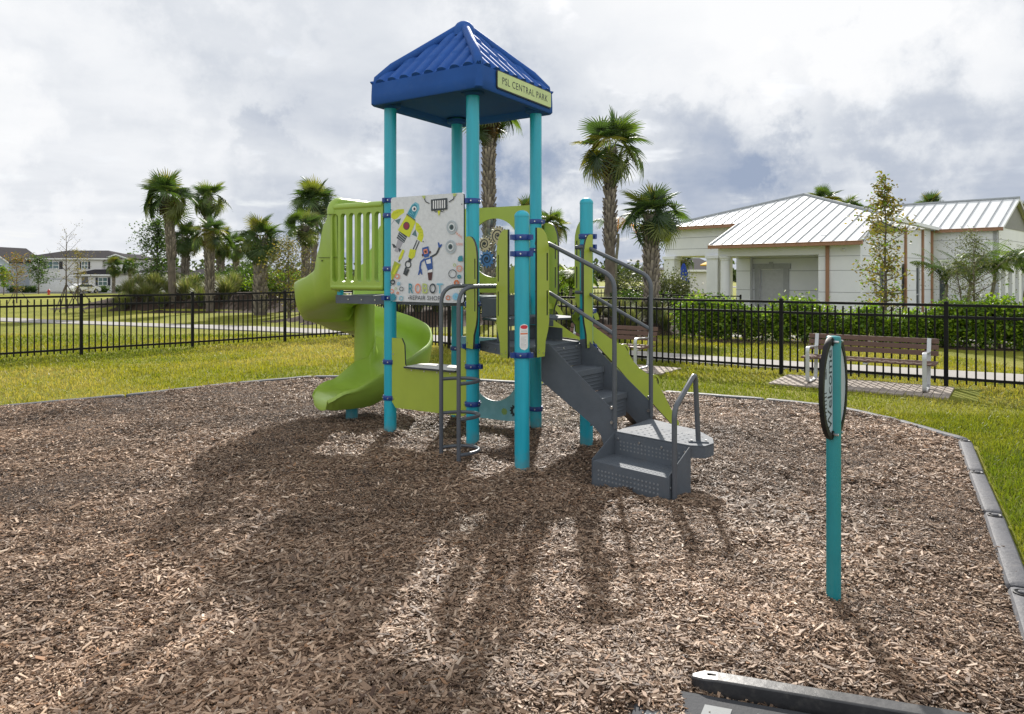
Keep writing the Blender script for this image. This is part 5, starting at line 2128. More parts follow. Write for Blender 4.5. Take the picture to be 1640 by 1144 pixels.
# broadleaf foliage: leaf blades through a volume
def leaf_cloud(pts, size, cols, seed, aspect=.45, up=.3):
    """one folded leaf (two quads) at each point"""
    g = np.random.default_rng(seed)
    n = len(pts)
    d = g.normal(0, 1, (n, 3)); d[:, 2] = d[:, 2] * .6 + up; d /= np.linalg.norm(d, axis=1)[:, None]
    s_ = np.cross(d, g.normal(0, 1, (n, 3))); s_ /= np.linalg.norm(s_, axis=1)[:, None]
    nn = np.cross(d, s_)
    ln = size * g.uniform(.65, 1.3, n)[:, None]
    w_ = ln * aspect * .5
    P = np.asarray(pts)
    base, tip = P - d * ln * .5, P + d * ln * .5
    mid = P - nn * ln * .06
    l_ = P - s_ * w_ + nn * ln * .05; r_ = P + s_ * w_ + nn * ln * .05
    v = np.stack([base, l_, tip, r_], 1).reshape(-1, 3)
    q = np.arange(n * 4).reshape(n, 4)
    cols = np.array(cols)
    c = cols[g.integers(0, len(cols), n)] * g.uniform(.7, 1.3, n)[:, None]
    return v, q, np.repeat(c, 4, 0)


def blob_points(g, n, rx, ry, rz, cz, lumps, shell=.55):
    """points in lumpy clusters through an ellipsoid"""
    c = g.normal(0, 1, (lumps, 3)); c /= np.linalg.norm(c, axis=1)[:, None]
    c *= (shell + (1 - shell) * g.random(lumps))[:, None] * .8
    k = g.integers(0, lumps, n)
    p = c[k] + g.normal(0, .17, (n, 3)) * (1 + .5 * g.random(n))[:, None]
    return p * np.array([rx, ry, rz]) + np.array([0, 0, cz])


def bush_mesh(seed, n, rx, ry, rz, size, cols, lumps=26, cz=None, stem=True):
    g = np.random.default_rng(seed)
    p = blob_points(g, n, rx, ry, rz, rz * .95 if cz is None else cz, lumps)
    p[:, 2] = np.abs(p[:, 2])
    return leaf_cloud(p, size, cols, seed + 1, .55)


HEDGE = [(.15, .25, .014), (.20, .30, .018), (.26, .36, .025), (.09, .17, .014), (.06, .12, .014)]
DARKG = [(.028, .060, .012), (.040, .080, .015), (.058, .105, .02), (.075, .13, .02)]
OLIVE = [(.07, .085, .035), (.09, .105, .05), (.055, .07, .03), (.12, .13, .06)]
YELLOWISH = [(.22, .17, .03), (.16, .15, .03), (.28, .21, .04), (.10, .115, .025), (.13, .10, .04)]


def mesh_obj(name, data, parent, m='leaf'):
    v, q, t = data
    return link(name, np_mesh(name, v, q, M[m], t), parent)


def stems_mesh(parent, h, spread, k, seed, r0=.02, name='stems'):
    r = random.Random(seed)
    mb = MB()
    for i in range(k):
        a = r.uniform(0, 2 * PI); s_ = r.uniform(.3, 1) * spread
        mb.tube([(0.1 * s_ * math.cos(a), .1 * s_ * math.sin(a), -.1), (.5 * s_ * math.cos(a), .5 * s_ * math.sin(a), h * .5), (s_ * math.cos(a), s_ * math.sin(a), h)], [r0, r0 * .7, r0 * .3], 6)
    return mb.build(name, M['stem'], parent)


M['stem'] = mat('woody_stem', (.10, .08, .06), .85, var=.3)


def bush(loc, label, rx, ry, rz, n, size, cols, seed, group=None, name='shrub', cat='shrub', proto=None, rz_=0, scale=1.0):
    if proto is not None:
        return dup(proto, loc, rz_, label, scale)
    o = local_thing(name, label, cat, loc, group, rz_)
    mesh_obj('foliage', bush_mesh(seed, n, rx, ry, rz, size, cols), o)
    stems_mesh(o, rz * 1.1, max(rx, ry) * .6, 7, seed)
    o.scale = (scale,) * 3
    return o


# clipped hedge shrubs in front of the white building
hp = []
protos = []
line = [(5.2, 19.3), (13.6, 16.6)]
items = [(1108, 19.4), (1137, 19.1), (1166, 18.9), (1193, 18.7), (1218, 18.5), (1256, 18.2), (1288, 18.0), (1318, 17.8), (1350, 17.6), (1382, 17.4), (1412, 17.2), (1445, 17.0), (1475, 16.9), (1508, 16.7), (1540, 16.5), (1572, 16.3), (1604, 16.1), (1634, 16.0), (1668, 15.8)]
for i, (px, d) in enumerate(items):
    x = WX(px, d)
    loc = (x, d, gz(x, d) - .02)
    k = i % 3
    if px < 1120: lab = 'leftmost bright green hedge shrub, at the left end of the row before the portico'
    elif px < 1205: lab = 'bright green hedge shrub in front of the round portico column'
    elif px < 1240: lab = 'smaller hedge shrub below the grey door of the white building'
    elif px < 1400: lab = 'bright green hedge shrub in front of the white building corner with the brown downpipe'
    elif px < 1500: lab = 'bright green hedge shrub between the yellow tree and the second fence post from the right'
    else: lab = 'bright green hedge shrub at the right, below the feathery palms'
    s_ = [1.08, 1.02, 1.1, .9, .80, 1.12, 1.08, .88, .80, .92, .76, .84, .78, .98, 1.10, 1.02, 1.12, 1.0, 1.1][i]
    if len(protos) < 3:
        o = bush(loc, lab, .46, .44, .57, 2800, .085, HEDGE, 100 + i, 'hedge shrubs before the white building', 'hedge_shrub', 'shrub', scale=s_)
        protos.append(o)
    else:
        o = bush(loc, lab, 0, 0, 0, 0, 0, None, 0, proto=protos[k], rz_=i * 1.3, scale=s_)

# darker pool hedge with its own fence, by the portico
for i, (px, d) in enumerate([(1052, 26), (1078, 26), (1104, 26), (1130, 26), (1156, 26)]):
    x = WX(px, d)
    loc = (x, d, gz(x, d))
    lab = 'dark green hedge plant behind the pool fence, below the blue umbrellas'
    if i == 0: dk = bush(loc, lab, .55, .5, .66, 2200, .10, DARKG, 300, 'dark pool hedge plants', 'hedge_shrub', 'shrub')
    else: bush(loc, lab, 0, 0, 0, 0, 0, None, 0, proto=dk, rz_=i * 1.7, scale=1.0)
fence('pool_fence', [(WX(915, 25), 25), (WX(985, 25), 25), (WX(1062, 25), 25), (WX(1130, 25), 25), (WX(1186, 25), 25)], 'black pool fence below the portico, in front of the dark hedge', 1.2)
fence('pool_fence', [(WX(300, 40), 40), (WX(352, 40), 40), (WX(404, 40), 40), (WX(440, 40), 40)], 'distant black fence among the left palms', 1.35)
fence('pool_fence', [(WX(628, 27), 27), (WX(700, 27), 27), (WX(790, 27), 27), (WX(900, 27), 27)], 'black fence glimpsed behind the tower below the robot picture', 1.25)

# tall rounded olive bush behind the short palm, round shrubs at the beds
bush((WX(1005, 29), 29, -.2), 'round olive green bush behind the tall palm, left of the portico', .8, .8, 1.05, 3000, .10, OLIVE, 41)
bush((WX(1072, 29.5), 29.5, -.2), 'large olive green bush behind the short palm in front of the portico', 1.0, .9, 1.15, 4200, .10, OLIVE, 42)
bush((WX(1008, 23), 23, gz(WX(1008, 23), 23)), 'low dark shrub between the two palms right of the stairs', .9, .6, .45, 2200, .09, DARKG, 43)
bush((WX(900, 31), 31, -.1), 'leafy green bush low behind the lime climber panels', 1.1, .8, .9, 3000, .12, HEDGE, 44)
bush((WX(640, 29), 29, gz(WX(640, 29), 29)), 'dark bush behind the slide and the left tower post', 1.2, .9, .75, 3000, .11, DARKG, 45)
bush((WX(715, 29), 29, gz(WX(715, 29), 29)), 'dark bush behind the robot picture panel', 1.2, .9, .85, 3000, .11, DARKG, 46)
bush((WX(790, 28), 28, gz(WX(790, 28), 28)), 'brownish bush seen through the round hole of the gear panel', 1.0, .8, .95, 2600, .10, [(.12, .10, .06), (.10, .10, .045), (.16, .13, .08)], 47)
bush((WX(845, 29), 29, gz(WX(845, 29), 29)), 'green bush behind the right rear tower post', 1.0, .8, .8, 2600, .11, DARKG, 48)
for i, (px, d, lab, c, rx, rz_) in enumerate([(395, 38, 'dark green shrub below the distant palm, among the left group', DARKG, 1.5, .75), (362, 37, 'dark shrub right of the ragged palm in the left bed', DARKG, 1.3, .65),
                                             (430, 35, 'bright low shrub right of the stout palm', HEDGE, 1.2, .55), (392, 43, 'lighter green hedge mound behind the left bed', HEDGE, 2.2, 1.0),
                                             (455, 36, 'low leafy shrub below the slide, at the right end of the left bed', HEDGE, 1.1, .6), (318, 35, 'small dark shrub left of the ragged palm', DARKG, .9, .5)]):
    x = WX(px, d)
    bush((x, d, gz(x, d) - .05), lab, rx, .9, rz_, 2600, .12, c, 60 + i)
for i, px in enumerate((22, 40, 52, 165, 190, 215)):
    x = WX(px, 110)
    loc = (x, 110, gz(x, 110))
    lab = 'dark foundation shrub at the wall left of the garage of the far house' if px < 100 else 'dark foundation shrub below the windows of the far house'
    if i == 0: fs_ = bush(loc, lab, 1.1, .8, .6, 700, .25, DARKG, 80, 'foundation shrubs of the far house')
    else: bush(loc, lab, 0, 0, 0, 0, 0, None, 0, proto=fs_, rz_=i, scale=1.0)


# ornamental grass tufts
def tuft_mesh(seed, n, h, spread, cols):
    g = np.random.default_rng(seed)
    az = g.uniform(0, 2 * PI, n); r0 = g.uniform(0, .12, n); ln = h * g.uniform(.6, 1.15, n); lean = g.uniform(.1, 1, n) * spread
    V_ = []
    ts = (0, .4, .75, 1.0)
    for k, t in enumerate(ts):
        out = r0 + lean * t ** 1.7
        z = ln * (t - .28 * t * t * lean / spread)
        c = np.stack([out * np.cos(az), out * np.sin(az), z], 1)
        w_ = (.008, .010, .007, .001)[k]
        s_ = np.stack([-np.sin(az), np.cos(az), np.zeros(n)], 1) * w_
        V_ += [c - s_, c + s_]
    v = np.stack(V_, 1).reshape(-1, 3)
    b = (np.arange(n) * 8)[:, None]
    q = np.concatenate([b + np.array([[i, i + 1, i + 3, i + 2]]) for i in (0, 2, 4)])
    cols = np.array(cols)
    c = cols[g.integers(0, len(cols), n)] * g.uniform(.8, 1.25, n)[:, None]
    return v, q, np.repeat(c, 8, 0)


STRAW = [(.13, .16, .06), (.19, .19, .10), (.09, .125, .045), (.25, .235, .14)]
tf = local_thing('grass_tuft', 'tuft of straw coloured ornamental grass', 'ornamental grass', (0, 0, 0), 'ornamental grass tufts in the planting beds')
mesh_obj('grass_blades', tuft_mesh(5, 480, .82, .60, STRAW), tf)
first = True
for i in range(46):
    if i < 20:
        px = 196 + (i * 12.7) % 190; d = 32.6 + (i * 1.37) % 3.4; sc_ = 1.15
        lab = 'tuft of ornamental grass at the feet of the left palm group'
        if px < 262: lab = 'tuft of tall straw coloured grass left of the tallest left palm'
        elif px > 330: lab = 'tuft of ornamental grass between the ragged palm and the stout palm'
    elif i < 36:
        px = 880 + ((i - 20) * 37.3) % 205; d = 19.6 + ((i - 20) * .83) % 3.6; sc_ = .85
        lab = 'tuft of straw coloured grass left of the tall palm, behind the stairs' if px < 965 else 'tuft of straw coloured grass between the tall palm and the short palm'
        if px > 1045: lab = 'tuft of grass right of the short palm, before the hedge'
    else:
        px = 640 + ((i - 36) * 61) % 215; d = 23.5 + ((i - 36) * .77) % 2.5; sc_ = .8
        lab = 'tuft of ornamental grass behind the tower'
    x = WX(px, d); loc = (x, d, gz(x, d) - .02)
    sc2 = sc_ * rnd.uniform(.85, 1.2)
    if first:
        tf.location = loc; tf['label'] = lab; tf.scale = (sc2,) * 3; first = False
    else:
        dup(tf, loc, rnd.uniform(0, 6), lab, sc2)


# trees with trunk, limbs and leaf clouds
def tree(x, y, zb, label, h, r0, seed, leaves, size, cols, cr=(1, 1), low=.35, limbs=16, stakes=False, lean=0.0, droop=.0, cat='tree', name='young_tree', group=None, twigs=True, up=.5, bare=False):
    r = random.Random(seed); g = np.random.default_rng(seed)
    o = local_thing(name, label, cat, (x, y, zb), group)
    mb = MB()
    k = 10
    tr = [V(lean * (i / k) ** 1.5 + .03 * h * .1 * math.sin(i * 1.7 + seed), .03 * h * .1 * math.cos(i * 2.1), -.15 + (h + .15) * i / k) for i in range(k + 1)]
    mb.tube(tr, [r0 * (1 - .88 * i / k) for i in range(k + 1)], 8)
    tips = []
    for i in range(limbs):
        t = low + (1 - low) * (i + r.random()) / limbs * .97
        f = t * k; i0 = min(k - 1, int(f)); p = tr[i0].lerp(tr[i0 + 1], f - i0)
        a = i * 2.4 + r.uniform(-.4, .4)
        prof = math.sin(PI * min(1, (t - low) / (1 - low) * .8 + .2)) ** .7
        ln = (cr[0] * prof + .12) * r.uniform(.35, 1.3)
        dirv = V(math.cos(a), math.sin(a), up + r.uniform(-.15, .3)).normalized()
        q1 = p + dirv * ln * .5; q2 = p + dirv * ln + V(0, 0, (-droop + .05) * ln)
        rl = r0 * (1 - .85 * t) * .55 + .002
        mb.tube([p, q1, q2], [rl, rl * .6, rl * .25], 5)
        tips += [(p.lerp(q2, u), ln) for u in (.35, .6, .8, 1.0)]
        if twigs:
            for j in range(3):
                s_ = p.lerp(q2, r.uniform(.35, .95))
                e_ = s_ + V(r.uniform(-1, 1), r.uniform(-1, 1), r.uniform(.1, .9)).normalized() * ln * r.uniform(.25, .5)
                mb.tube([s_, e_], [rl * .35, .0015], 4)
                tips.append((e_, ln))
    mb.build('trunk', M['stem'], o)
    if leaves:
        idx = g.integers(0, len(tips), leaves)
        c = np.array([tuple(t[0]) for t in tips]); s_ = np.array([t[1] for t in tips])
        p = c[idx] + g.normal(0, 1, (leaves, 3)) * (cr[1] * .16 * (0.5 + s_[idx] / max(.3, cr[0])))[:, None]
        mesh_obj('crown', leaf_cloud(p, size, cols, seed, .5, .1), o)
    if stakes:
        mb = MB()
        for a in (.4, 2.5, 4.6):
            mb.tube([V(math.cos(a) * .75, math.sin(a) * .75, -.1), V(.03 * math.cos(a), .03 * math.sin(a), h * .34)], .022, 6)
        mb.build('support_stake', M['stem'], o)
    return o


def gt(px, d): return WX(px, d), d, gz(WX(px, d), d)


tree(*gt(1418, 20.5), 'slender young tree with sparse yellowing leaves before the white building corner', 4.55, .055, 21, 2700, .105, YELLOWISH + HEDGE[:1], (.62, .55), .18, 34, up=.35)
tree(*gt(1560, 22.5), 'wispy grey green multi stemmed tree in front of the feathery palms', 3.1, .045, 22, 2600, .06, OLIVE, (.95, .75), .3, 26)
tree(*gt(1545, 22.2), 'thin leaning side stem of the wispy tree at the right', 2.3, .04, 23, 1100, .06, OLIVE, (.7, .6), .4, 14, lean=-.3)
tree(*gt(462, 27), 'loose yellowish green young tree left of the slide', 2.85, .05, 24, 3300, .085, YELLOWISH + OLIVE, (1.0, .9), .12, 30)
tree(*gt(252, 36.5), 'dark leafy broadleaf tree behind the tallest left palm', 3.6, .09, 25, 4200, .13, DARKG, (1.05, .95), .05, 34)
tree(*gt(106, 31), 'nearly bare young tree with staked trunk in front of the far house', 3.55, .045, 26, 110, .06, YELLOWISH, (.95, .5), .42, 15, stakes=True, up=.8)
tree(*gt(125, 35), 'thin young tree with a few yellow leaves right of the bare tree', 2.8, .04, 27, 800, .075, YELLOWISH, (.65, .6), .25, 18, stakes=True)
tree(*gt(27, 44), 'young tree with orange and yellow leaves at the left border', 2.9, .045, 28, 1100, .10, YELLOWISH + [(.30, .13, .05)], (.75, .6), .3, 16, stakes=True)
tree(*gt(62, 104), 'small dark green tree by the garage of the far house', 5.2, .09, 29, 1500, .28, DARKG, (1.7, 1.5), .25, 22)
tree(*gt(6, 100), 'bright green small tree at the far left house', 3.6, .07, 30, 900, .28, HEDGE, (1.4, 1.3), .3, 16)
tree(*gt(400, 60), 'small dark tree far behind, right of the distant palm', 3.0, .06, 31, 900, .16, DARKG, (1.0, .9), .2, 16)
# a far-off line of woodland along the horizon
g_ = np.random.default_rng(77)
pp = []
for i in range(240):
    a = g_.uniform(-.95, .95); d = g_.uniform(190, 260)
    x = d * math.sin(a); y = d * math.cos(a)
    hgt = g_.uniform(2.5, 6.0)
    q = g_.normal(0, 1, (150, 3)) * np.array([2.6, 2.6, hgt * .30]) + np.array([x, y, -1.1 + hgt * .55])
    pp.append(q)
wl = leaf_cloud(np.concatenate(pp), 1.3, [(.045, .065, .03), (.06, .08, .035), (.035, .05, .026)], 78, .8)
o = link('distant_woodland', np_mesh('distant_woodland', wl[0], wl[1], M['leaf'], wl[2])); tag(o, kind='stuff', label='low line of far trees along the horizon')
# ------------------------------------------------------------------ clubhouse with white metal roof
BO = V(8.96, 32.5, 0)
ba, bb = V(.698, -.716, 0), V(.716, .698, 0)
FLZ = -.32


def B(a, b, z=0.0):
    return BO + ba * a + bb * b + UP * z


CH = thing('clubhouse', 'low white stucco building with white standing seam metal roof, brown gutters and a porch', 'building', B(0, 0, FLZ))


def stucco_mat():
    m, nt, bs, out = nodes('white_stucco')
    L = nt.links
    tc = N(nt, 'ShaderNodeTexCoord')
    n1 = N(nt, 'ShaderNodeTexNoise', Scale=.9, Detail=7.0, Roughness=.65); L.new(tc.outputs['Object'], n1.inputs['Vector'])
    r = ramp(nt, [(.3, (.70, .72, .75)), (.7, (.78, .795, .82))]); L.new(n1.outputs['Fac'], r.inputs['Fac'])
    L.new(r.outputs['Color'], bs.inputs['Base Color']); bs.inputs['Roughness'].default_value = .85
    n2 = N(nt, 'ShaderNodeTexNoise', Scale=70.0, Detail=4.0); L.new(tc.outputs['Object'], n2.inputs['Vector'])
    bp = N(nt, 'ShaderNodeBump', Strength=.25, Distance=.01); L.new(n2.outputs['Fac'], bp.inputs['Height']); L.new(bp.outputs['Normal'], bs.inputs['Normal'])
    return m


M['stucco'] = stucco_mat()
M['groove'] = mat('stucco_joint', (.30, .31, .33), .9)
M['metal_roof'] = mat('white_metal_roof', (.60, .615, .62), .55, spec=.25, metal=.0, var=.05, scale=.6, dirt=((.45, .46, .45), .8, .35))
M['seam'] = mat('roof_seam', (.30, .32, .33), .55, spec=.2)
M['gutter'] = mat('brown_gutter', (.30, .155, .085), .45, var=.12)
M['trim_grey'] = mat('grey_trim', (.36, .37, .39), .7)
M['door_grey'] = mat('grey_door', (.46, .47, .49), .5)


def wall(name, a0, b0, a1, b1, z0, z1, t=.2, openings=(), parent=CH, m='stucco', grooves=(2.42, 1.84, .96), z1b=None):
    """upright slab from (a0,b0) to (a1,b1); openings (u0,u1,z0,z1); joints stand as thin strips"""
    p, q = B(a0, b0), B(a1, b1)
    d = (q - p); ln = d.length; d.normalize(); n = V(d.y, -d.x, 0)
    mb = MB()
    top = [(ln, z1 if z1b is None else z1b), (0, z1)]
    mb.prism(p, d, UP, -n * t, [(0, z0), (ln, z0)] + top, [[(u0, y0), (u1, y0), (u1, y1), (u0, y1)] for u0, u1, y0, y1 in openings], mat=0)
    for z in grooves:
        if not (z0 + .05 < z < z1 - .05): continue
        segs = [(0, ln)]
        for u0, u1, y0, y1 in openings:
            if y0 - .02 < z < y1 + .02:
                segs = [s_ for a, b in segs for s_ in ((a, min(b, u0)), (max(a, u1), b)) if s_[1] - s_[0] > .02]
        for a, b in segs:
            mb.obox(p + d * (a + .004) + UP * (z - .011), d * (b - a - .008), n * .004, UP * .022, 1)
    return mb.build(name, [M[m], M['groove']], parent, recalc=True)


# porch: right wall block, porch back, beam and column
wall('front_wall', 4.7, .45, 6.35, .45, FLZ, 3.02)
wall('porch_beam', .15, .45, 4.7, .45, 2.50, 3.02, .35, grooves=())
wall('porch_side_wall', 4.7, 2.6, 4.7, .66, FLZ, 3.3, .2, grooves=())
wall('porch_back_wall', .30, 2.6, 4.48, 2.6, FLZ, 3.6, .2, openings=[(.81, 1.93, FLZ, 1.90)])
wall('porch_pier', .05, 2.3, .75, 2.3, FLZ, 3.2, .25)
mb = MB(); mb.prism(B(0, 0, 2.49), ba, bb, UP * .02, [(.1, .45), (4.75, .45), (4.75, 2.7), (.1, 2.7)]); mb.build('porch_ceiling', M['stucco'], CH)
mb = MB(); mb.lathe(B(.42, .62, 0), [(.27, FLZ), (.27, FLZ + .15), (.225, FLZ + .2), (.21, 2.30), (.24, 2.33), (.24, 2.38), (.27, 2.41), (.27, 2.50)], 28); mb.build('porch_column', M['stucco'], CH, angle=30)
# door with a moulded surround
p = B(1.11, 2.6, FLZ)
nb = -bb
mb = MB()
mb.obox(p + ba * .0 + bb * .06, ba * 1.12, bb * .05, UP * 2.21)
dr = mb.build('door', M['door_grey'], CH, bevel=.004)
mb = MB(); mb.tube([p + ba * 1.0 + UP * .92 + nb * -.06, p + ba * 1.0 + UP * .92 + nb * .02, p + ba * .86 + UP * .92 + nb * .02], .016, 8); mb.build('door_handle', M['ink'], dr)
mb = MB()
mb.obox(p - ba * .26 + nb * .05, ba * .26, bb * .05, UP * 2.25)
mb.obox(p + ba * 1.12 + nb * .05, ba * .26, bb * .05, UP * 2.25)
mb.obox(p - ba * .34 + nb * .08 + UP * 2.25, ba * 1.80, bb * .08, UP * .24)
mb.obox(p + ba * .46 + nb * .10 + UP * 2.252, ba * .20, bb * .02, UP * .32)
mb.build('door_surround', M['trim_grey'], CH, bevel=.006)
# right side wall with tall windows
wins = [(1.95, 2.55), (4.6, 5.15), (6.6, 7.15)]
wall('side_wall', 6.35, .66, 6.35, 9.6, FLZ, 3.2, .2, openings=[(u0, u1, FLZ + .25, 2.15) for u0, u1 in wins], z1b=3.9)
for u0, u1 in wins:
    q = B(6.35, .66 + u0)
    w_ = u1 - u0
    mb = MB()
    for (x, z, ww, hh) in ((0, FLZ + .25, .06, 1.92 + .30), (w_ - .06, FLZ + .25, .06, 1.92 + .30), (.06, FLZ + .25, w_ - .12, .06), (.06, 2.09, w_ - .12, .06), (.06, .72, w_ - .12, .06)):
        mb.obox(q + bb * x + UP * z - ba * .10, bb * ww, ba * .06, UP * hh)
    wf = mb.build('window', M['trim_grey'], CH)
    mb = MB(); mb.obox(q + bb * .05 + UP * (FLZ + .3) - ba * .085, bb * (w_ - .1), ba * .01, UP * 2.0); mb.build('pane', M['glass'], wf)
# far wing on the right
wall('wing_front_wall', 6.35, 9.8, 9.0, 9.8, FLZ, 3.80, .2, openings=[(.25, .62, FLZ, 1.5)], grooves=(3.3, 2.42, 1.84, .96))
q = B(6.35, 9.8)
mb = MB(); mb.obox(q + ba * .25 + UP * FLZ + bb * .10, ba * .37, bb * .04, UP * 1.84); mb.build('wing_window', M['glass'], CH)
gab = [(0, FLZ), (6.4, FLZ), (6.4, 3.80), (3.2, 5.36), (0, 3.80)]
mb = MB()
ops = [[(.5 + i * 1.45 + .06 + .44 * (1 - math.cos(PI * k / 10)), 1.55 + .44 * math.sin(PI * k / 10)) for k in range(11)] + [(.5 + i * 1.45 + .94, FLZ + .02), (.5 + i * 1.45 + .06, FLZ + .02)] for i in range(4)]
mb.prism(B(9.0, 9.8), bb, UP, -ba * .2, gab, [o_[::-1] for o_ in ops])
for z in (3.3, 2.42):
    mb.obox(B(9.0, 9.9, z - .011), bb * 6.2, ba * .004, UP * .022, 1)
mb.build('wing_gable_wall', [M['stucco'], M['groove']], CH)
mb = MB(); mb.prism(B(9.004, 9.8), bb, UP, ba * .02, [(-.1, 3.86), (6.5, 3.86), (3.2, 5.40)]); mb.build('gable_face', mat('gable_shade_grey', (.24, .24, .24), .8), CH)  # shade of the gable end is put into this darker grey
mb = MB(); mb.obox(B(6.6, 15.9, FLZ), ba * 2.2, bb * .2, UP * 4.0); mb.obox(B(8.0, 12.0, FLZ), ba * .1, bb * 3.6, UP * 2.6); mb.build('arcade_back_wall', M['stucco'], CH)
# left portico: band wall, columns, floor
wall('portico_band', -4.35, 2.95, .10, 2.95, 2.62, 4.10, .35, grooves=(3.55, 2.98))
for a_ in (-4.05, -1.55):
    mb = MB(); mb.box(B(a_, 3.15, (FLZ + 2.62) / 2), (.62, .62, 2.62 - FLZ), math.atan2(ba.y, ba.x)); mb.box(B(a_, 3.15, 2.54), (.74, .74, .16), math.atan2(ba.y, ba.x)); mb.build('portico_column', M['stucco'], CH, bevel=.01)
mb = MB(); mb.prism(B(0, 0, FLZ - .1), ba, bb, UP * .12, [(-5, 2.4), (.3, 2.4), (.3, .2), (6.4, .2), (6.4, 2.7), (.3, 2.7), (.3, 9), (-5, 9)]); mb.build('slab', M['concrete'], CH)
mb = MB(); mb.prism(B(0, 0, 2.61), ba, bb, UP * .03, [(-4.4, 3.1), (.1, 3.1), (.1, 9.0), (-4.4, 9.0)]); mb.build('portico_ceiling', M['stucco'], CH)
for b_ in (8.6,):
    for a_ in (-4.05, -1.55):
        mb = MB(); mb.box(B(a_, b_, (FLZ + 2.62) / 2), (.62, .62, 2.62 - FLZ), math.atan2(ba.y, ba.x)); mb.build('portico_column', M['stucco'], CH, bevel=.01)


# roof planes
def zr(b): return 3.0 + .42 * b


apx = (1.56, 6.3)
front = [(0, -.05), (6.62, -.05), (6.25, 2.9), apx, (-4.62, 2.62), (0, 2.62)]
mb = MB()
mb.prism(B(0, 0), ba, bb, UP * .001, [(0, 0), (1, 0), (0, 1)][:0] or [(0, 0), (.001, 0), (0, .001)])
pts = [B(a, b, zr(b)) for a, b in front]
mb = MB()
tri = tessellate_polygon([[Vector((a, b, 0)) for a, b in front]])
mb.add(pts, [tuple(t) for t in tri])
mb.add([p_ - UP * .12 for p_ in pts], [tuple(t)[::-1] for t in tri])
n_ = len(pts)
for i in range(n_):
    j = (i + 1) % n_
    mb.add([pts[i], pts[j], pts[j] - UP * .12, pts[i] - UP * .12], [(0, 1, 2, 3)])
za = zr(apx[1])
# hidden slopes: left hip, right hip and rear
lb, rb = B(-4.62, 2.62, zr(2.62)), B(6.25, 2.9, zr(2.9))
ridge_b = B(1.56, 10.5, za)
mb.add([lb, B(*apx, za), ridge_b, B(-4.62, 13.6, zr(2.62))], [(0, 1, 2, 3)])
mb.add([rb, B(6.7, 4.6, 3.98), B(6.7, 9.75, 3.78), ridge_b, B(*apx, za)], [(0, 1, 2, 3, 4)])
rf = mb.build('roof', M['metal_roof'], CH, recalc=False)
mb = MB()


def seam_on(a):
    """where the line a=const crosses the front plane"""
    ys = []
    k = len(front)
    for i in range(k):
        (x1, y1), (x2, y2) = front[i], front[(i + 1) % k]
        if (x1 - a) * (x2 - a) < 0:
            ys.append(y1 + (y2 - y1) * (a - x1) / (x2 - x1))
    ys.sort()
    return [(ys[i], ys[i + 1]) for i in range(0, len(ys) - 1, 2)]


a = -4.35
while a < 6.6:
    for b0, b1 in seam_on(a):
        p0, p1 = B(a, b0 + .02, zr(b0 + .02)), B(a, b1 - .02, zr(b1 - .02))
        mb.obox(p0 - ba * .009, p1 - p0, ba * .018, UP * .04)
    a += .49
mb.build('roof_seam', M['seam'], rf)
mb = MB()
for (q0, q1) in (((6.25, 2.9), apx), (apx, (-4.62, 2.62))):
    p0, p1 = B(*q0, zr(q0[1])), B(*q1, zr(q1[1]))
    mb.tube([p0 + UP * .02, p1 + UP * .02], .075, 6)
mb.tube([B(6.62, -.05, zr(-.05) + .01), B(6.25, 2.9, zr(2.9) + .01)], .06, 6); mb.tube([B(0, -.05, zr(-.05) + .01), B(0, 2.62, zr(2.62) + .01)], .06, 6)
mb.build('ridge_cap', M['seam'], rf)


def gutter(p0, p1, nm='gutter', dn=None):
    d = p1 - p0; n = V(d.y, -d.x, 0).normalized()
    mb = MB()
    mb.obox(p0 + UP * -.15, d, n * .11, UP * .15)
    mb.obox(p0 + UP * -.02 + n * .11, d, n * .02, UP * .035)
    return mb.build(nm, M['gutter'], CH, bevel=.008)


gutter(B(-.02, -.06, zr(-.05)), B(6.64, -.06, zr(-.05)))
gutter(B(-4.64, 2.60, zr(2.62)), B(-.08, 2.60, zr(2.62)))
gutter(B(6.50, 9.62, 3.82), B(9.25, 9.62, 3.82))


def downpipe(p, z0, z1, d):
    mb = MB(); mb.obox(p + UP * z0, d * .13, V(d.y, -d.x, 0) * .09, UP * (z1 - z0)); mb.build('downpipe', M['gutter'], CH, bevel=.006)


downpipe(B(5.02, .45) , FLZ, 2.86, ba)
for b_ in (5.6, 8.0, 9.4):
    downpipe(B(6.35, b_), FLZ, 3.75, bb)
# fascia board along the tall side wall
mb = MB(); mb.obox(B(6.45, 2.9, 3.95), B(6.45, 9.8, 3.78) - B(6.45, 2.9, 3.95), ba * .25, UP * .14); mb.build('side_fascia', M['stucco'], CH)
# wing roof
wz = lambda b: 3.83 + (b - 9.6) * .46
mb = MB()
e0, e1_, r0_, r1_ = B(5.2, 9.6, wz(9.6)), B(9.25, 9.6, wz(9.6)), B(1.3, 13.0, wz(13.0)), B(9.25, 13.0, wz(13.0))
mb.add([e0, e1_, r1_, r0_], [(0, 1, 2, 3)]); mb.add([x - UP * .12 for x in (e0, e1_, r1_, r0_)], [(3, 2, 1, 0)])
mb.add([e1_, r1_, r1_ - UP * .12, e1_ - UP * .12], [(0, 1, 2, 3)])
k0, k1 = B(1.3, 16.5, wz(9.6)), B(9.25, 16.5, wz(9.6))
mb.add([r0_, r1_, k1, k0], [(0, 1, 2, 3)]); mb.add([r1_, k1, k1 - UP * .12, r1_ - UP * .12], [(0, 1, 2, 3)])
mb.build('wing_roof', M['metal_roof'], CH, recalc=False)
mb = MB()
a = 9.05
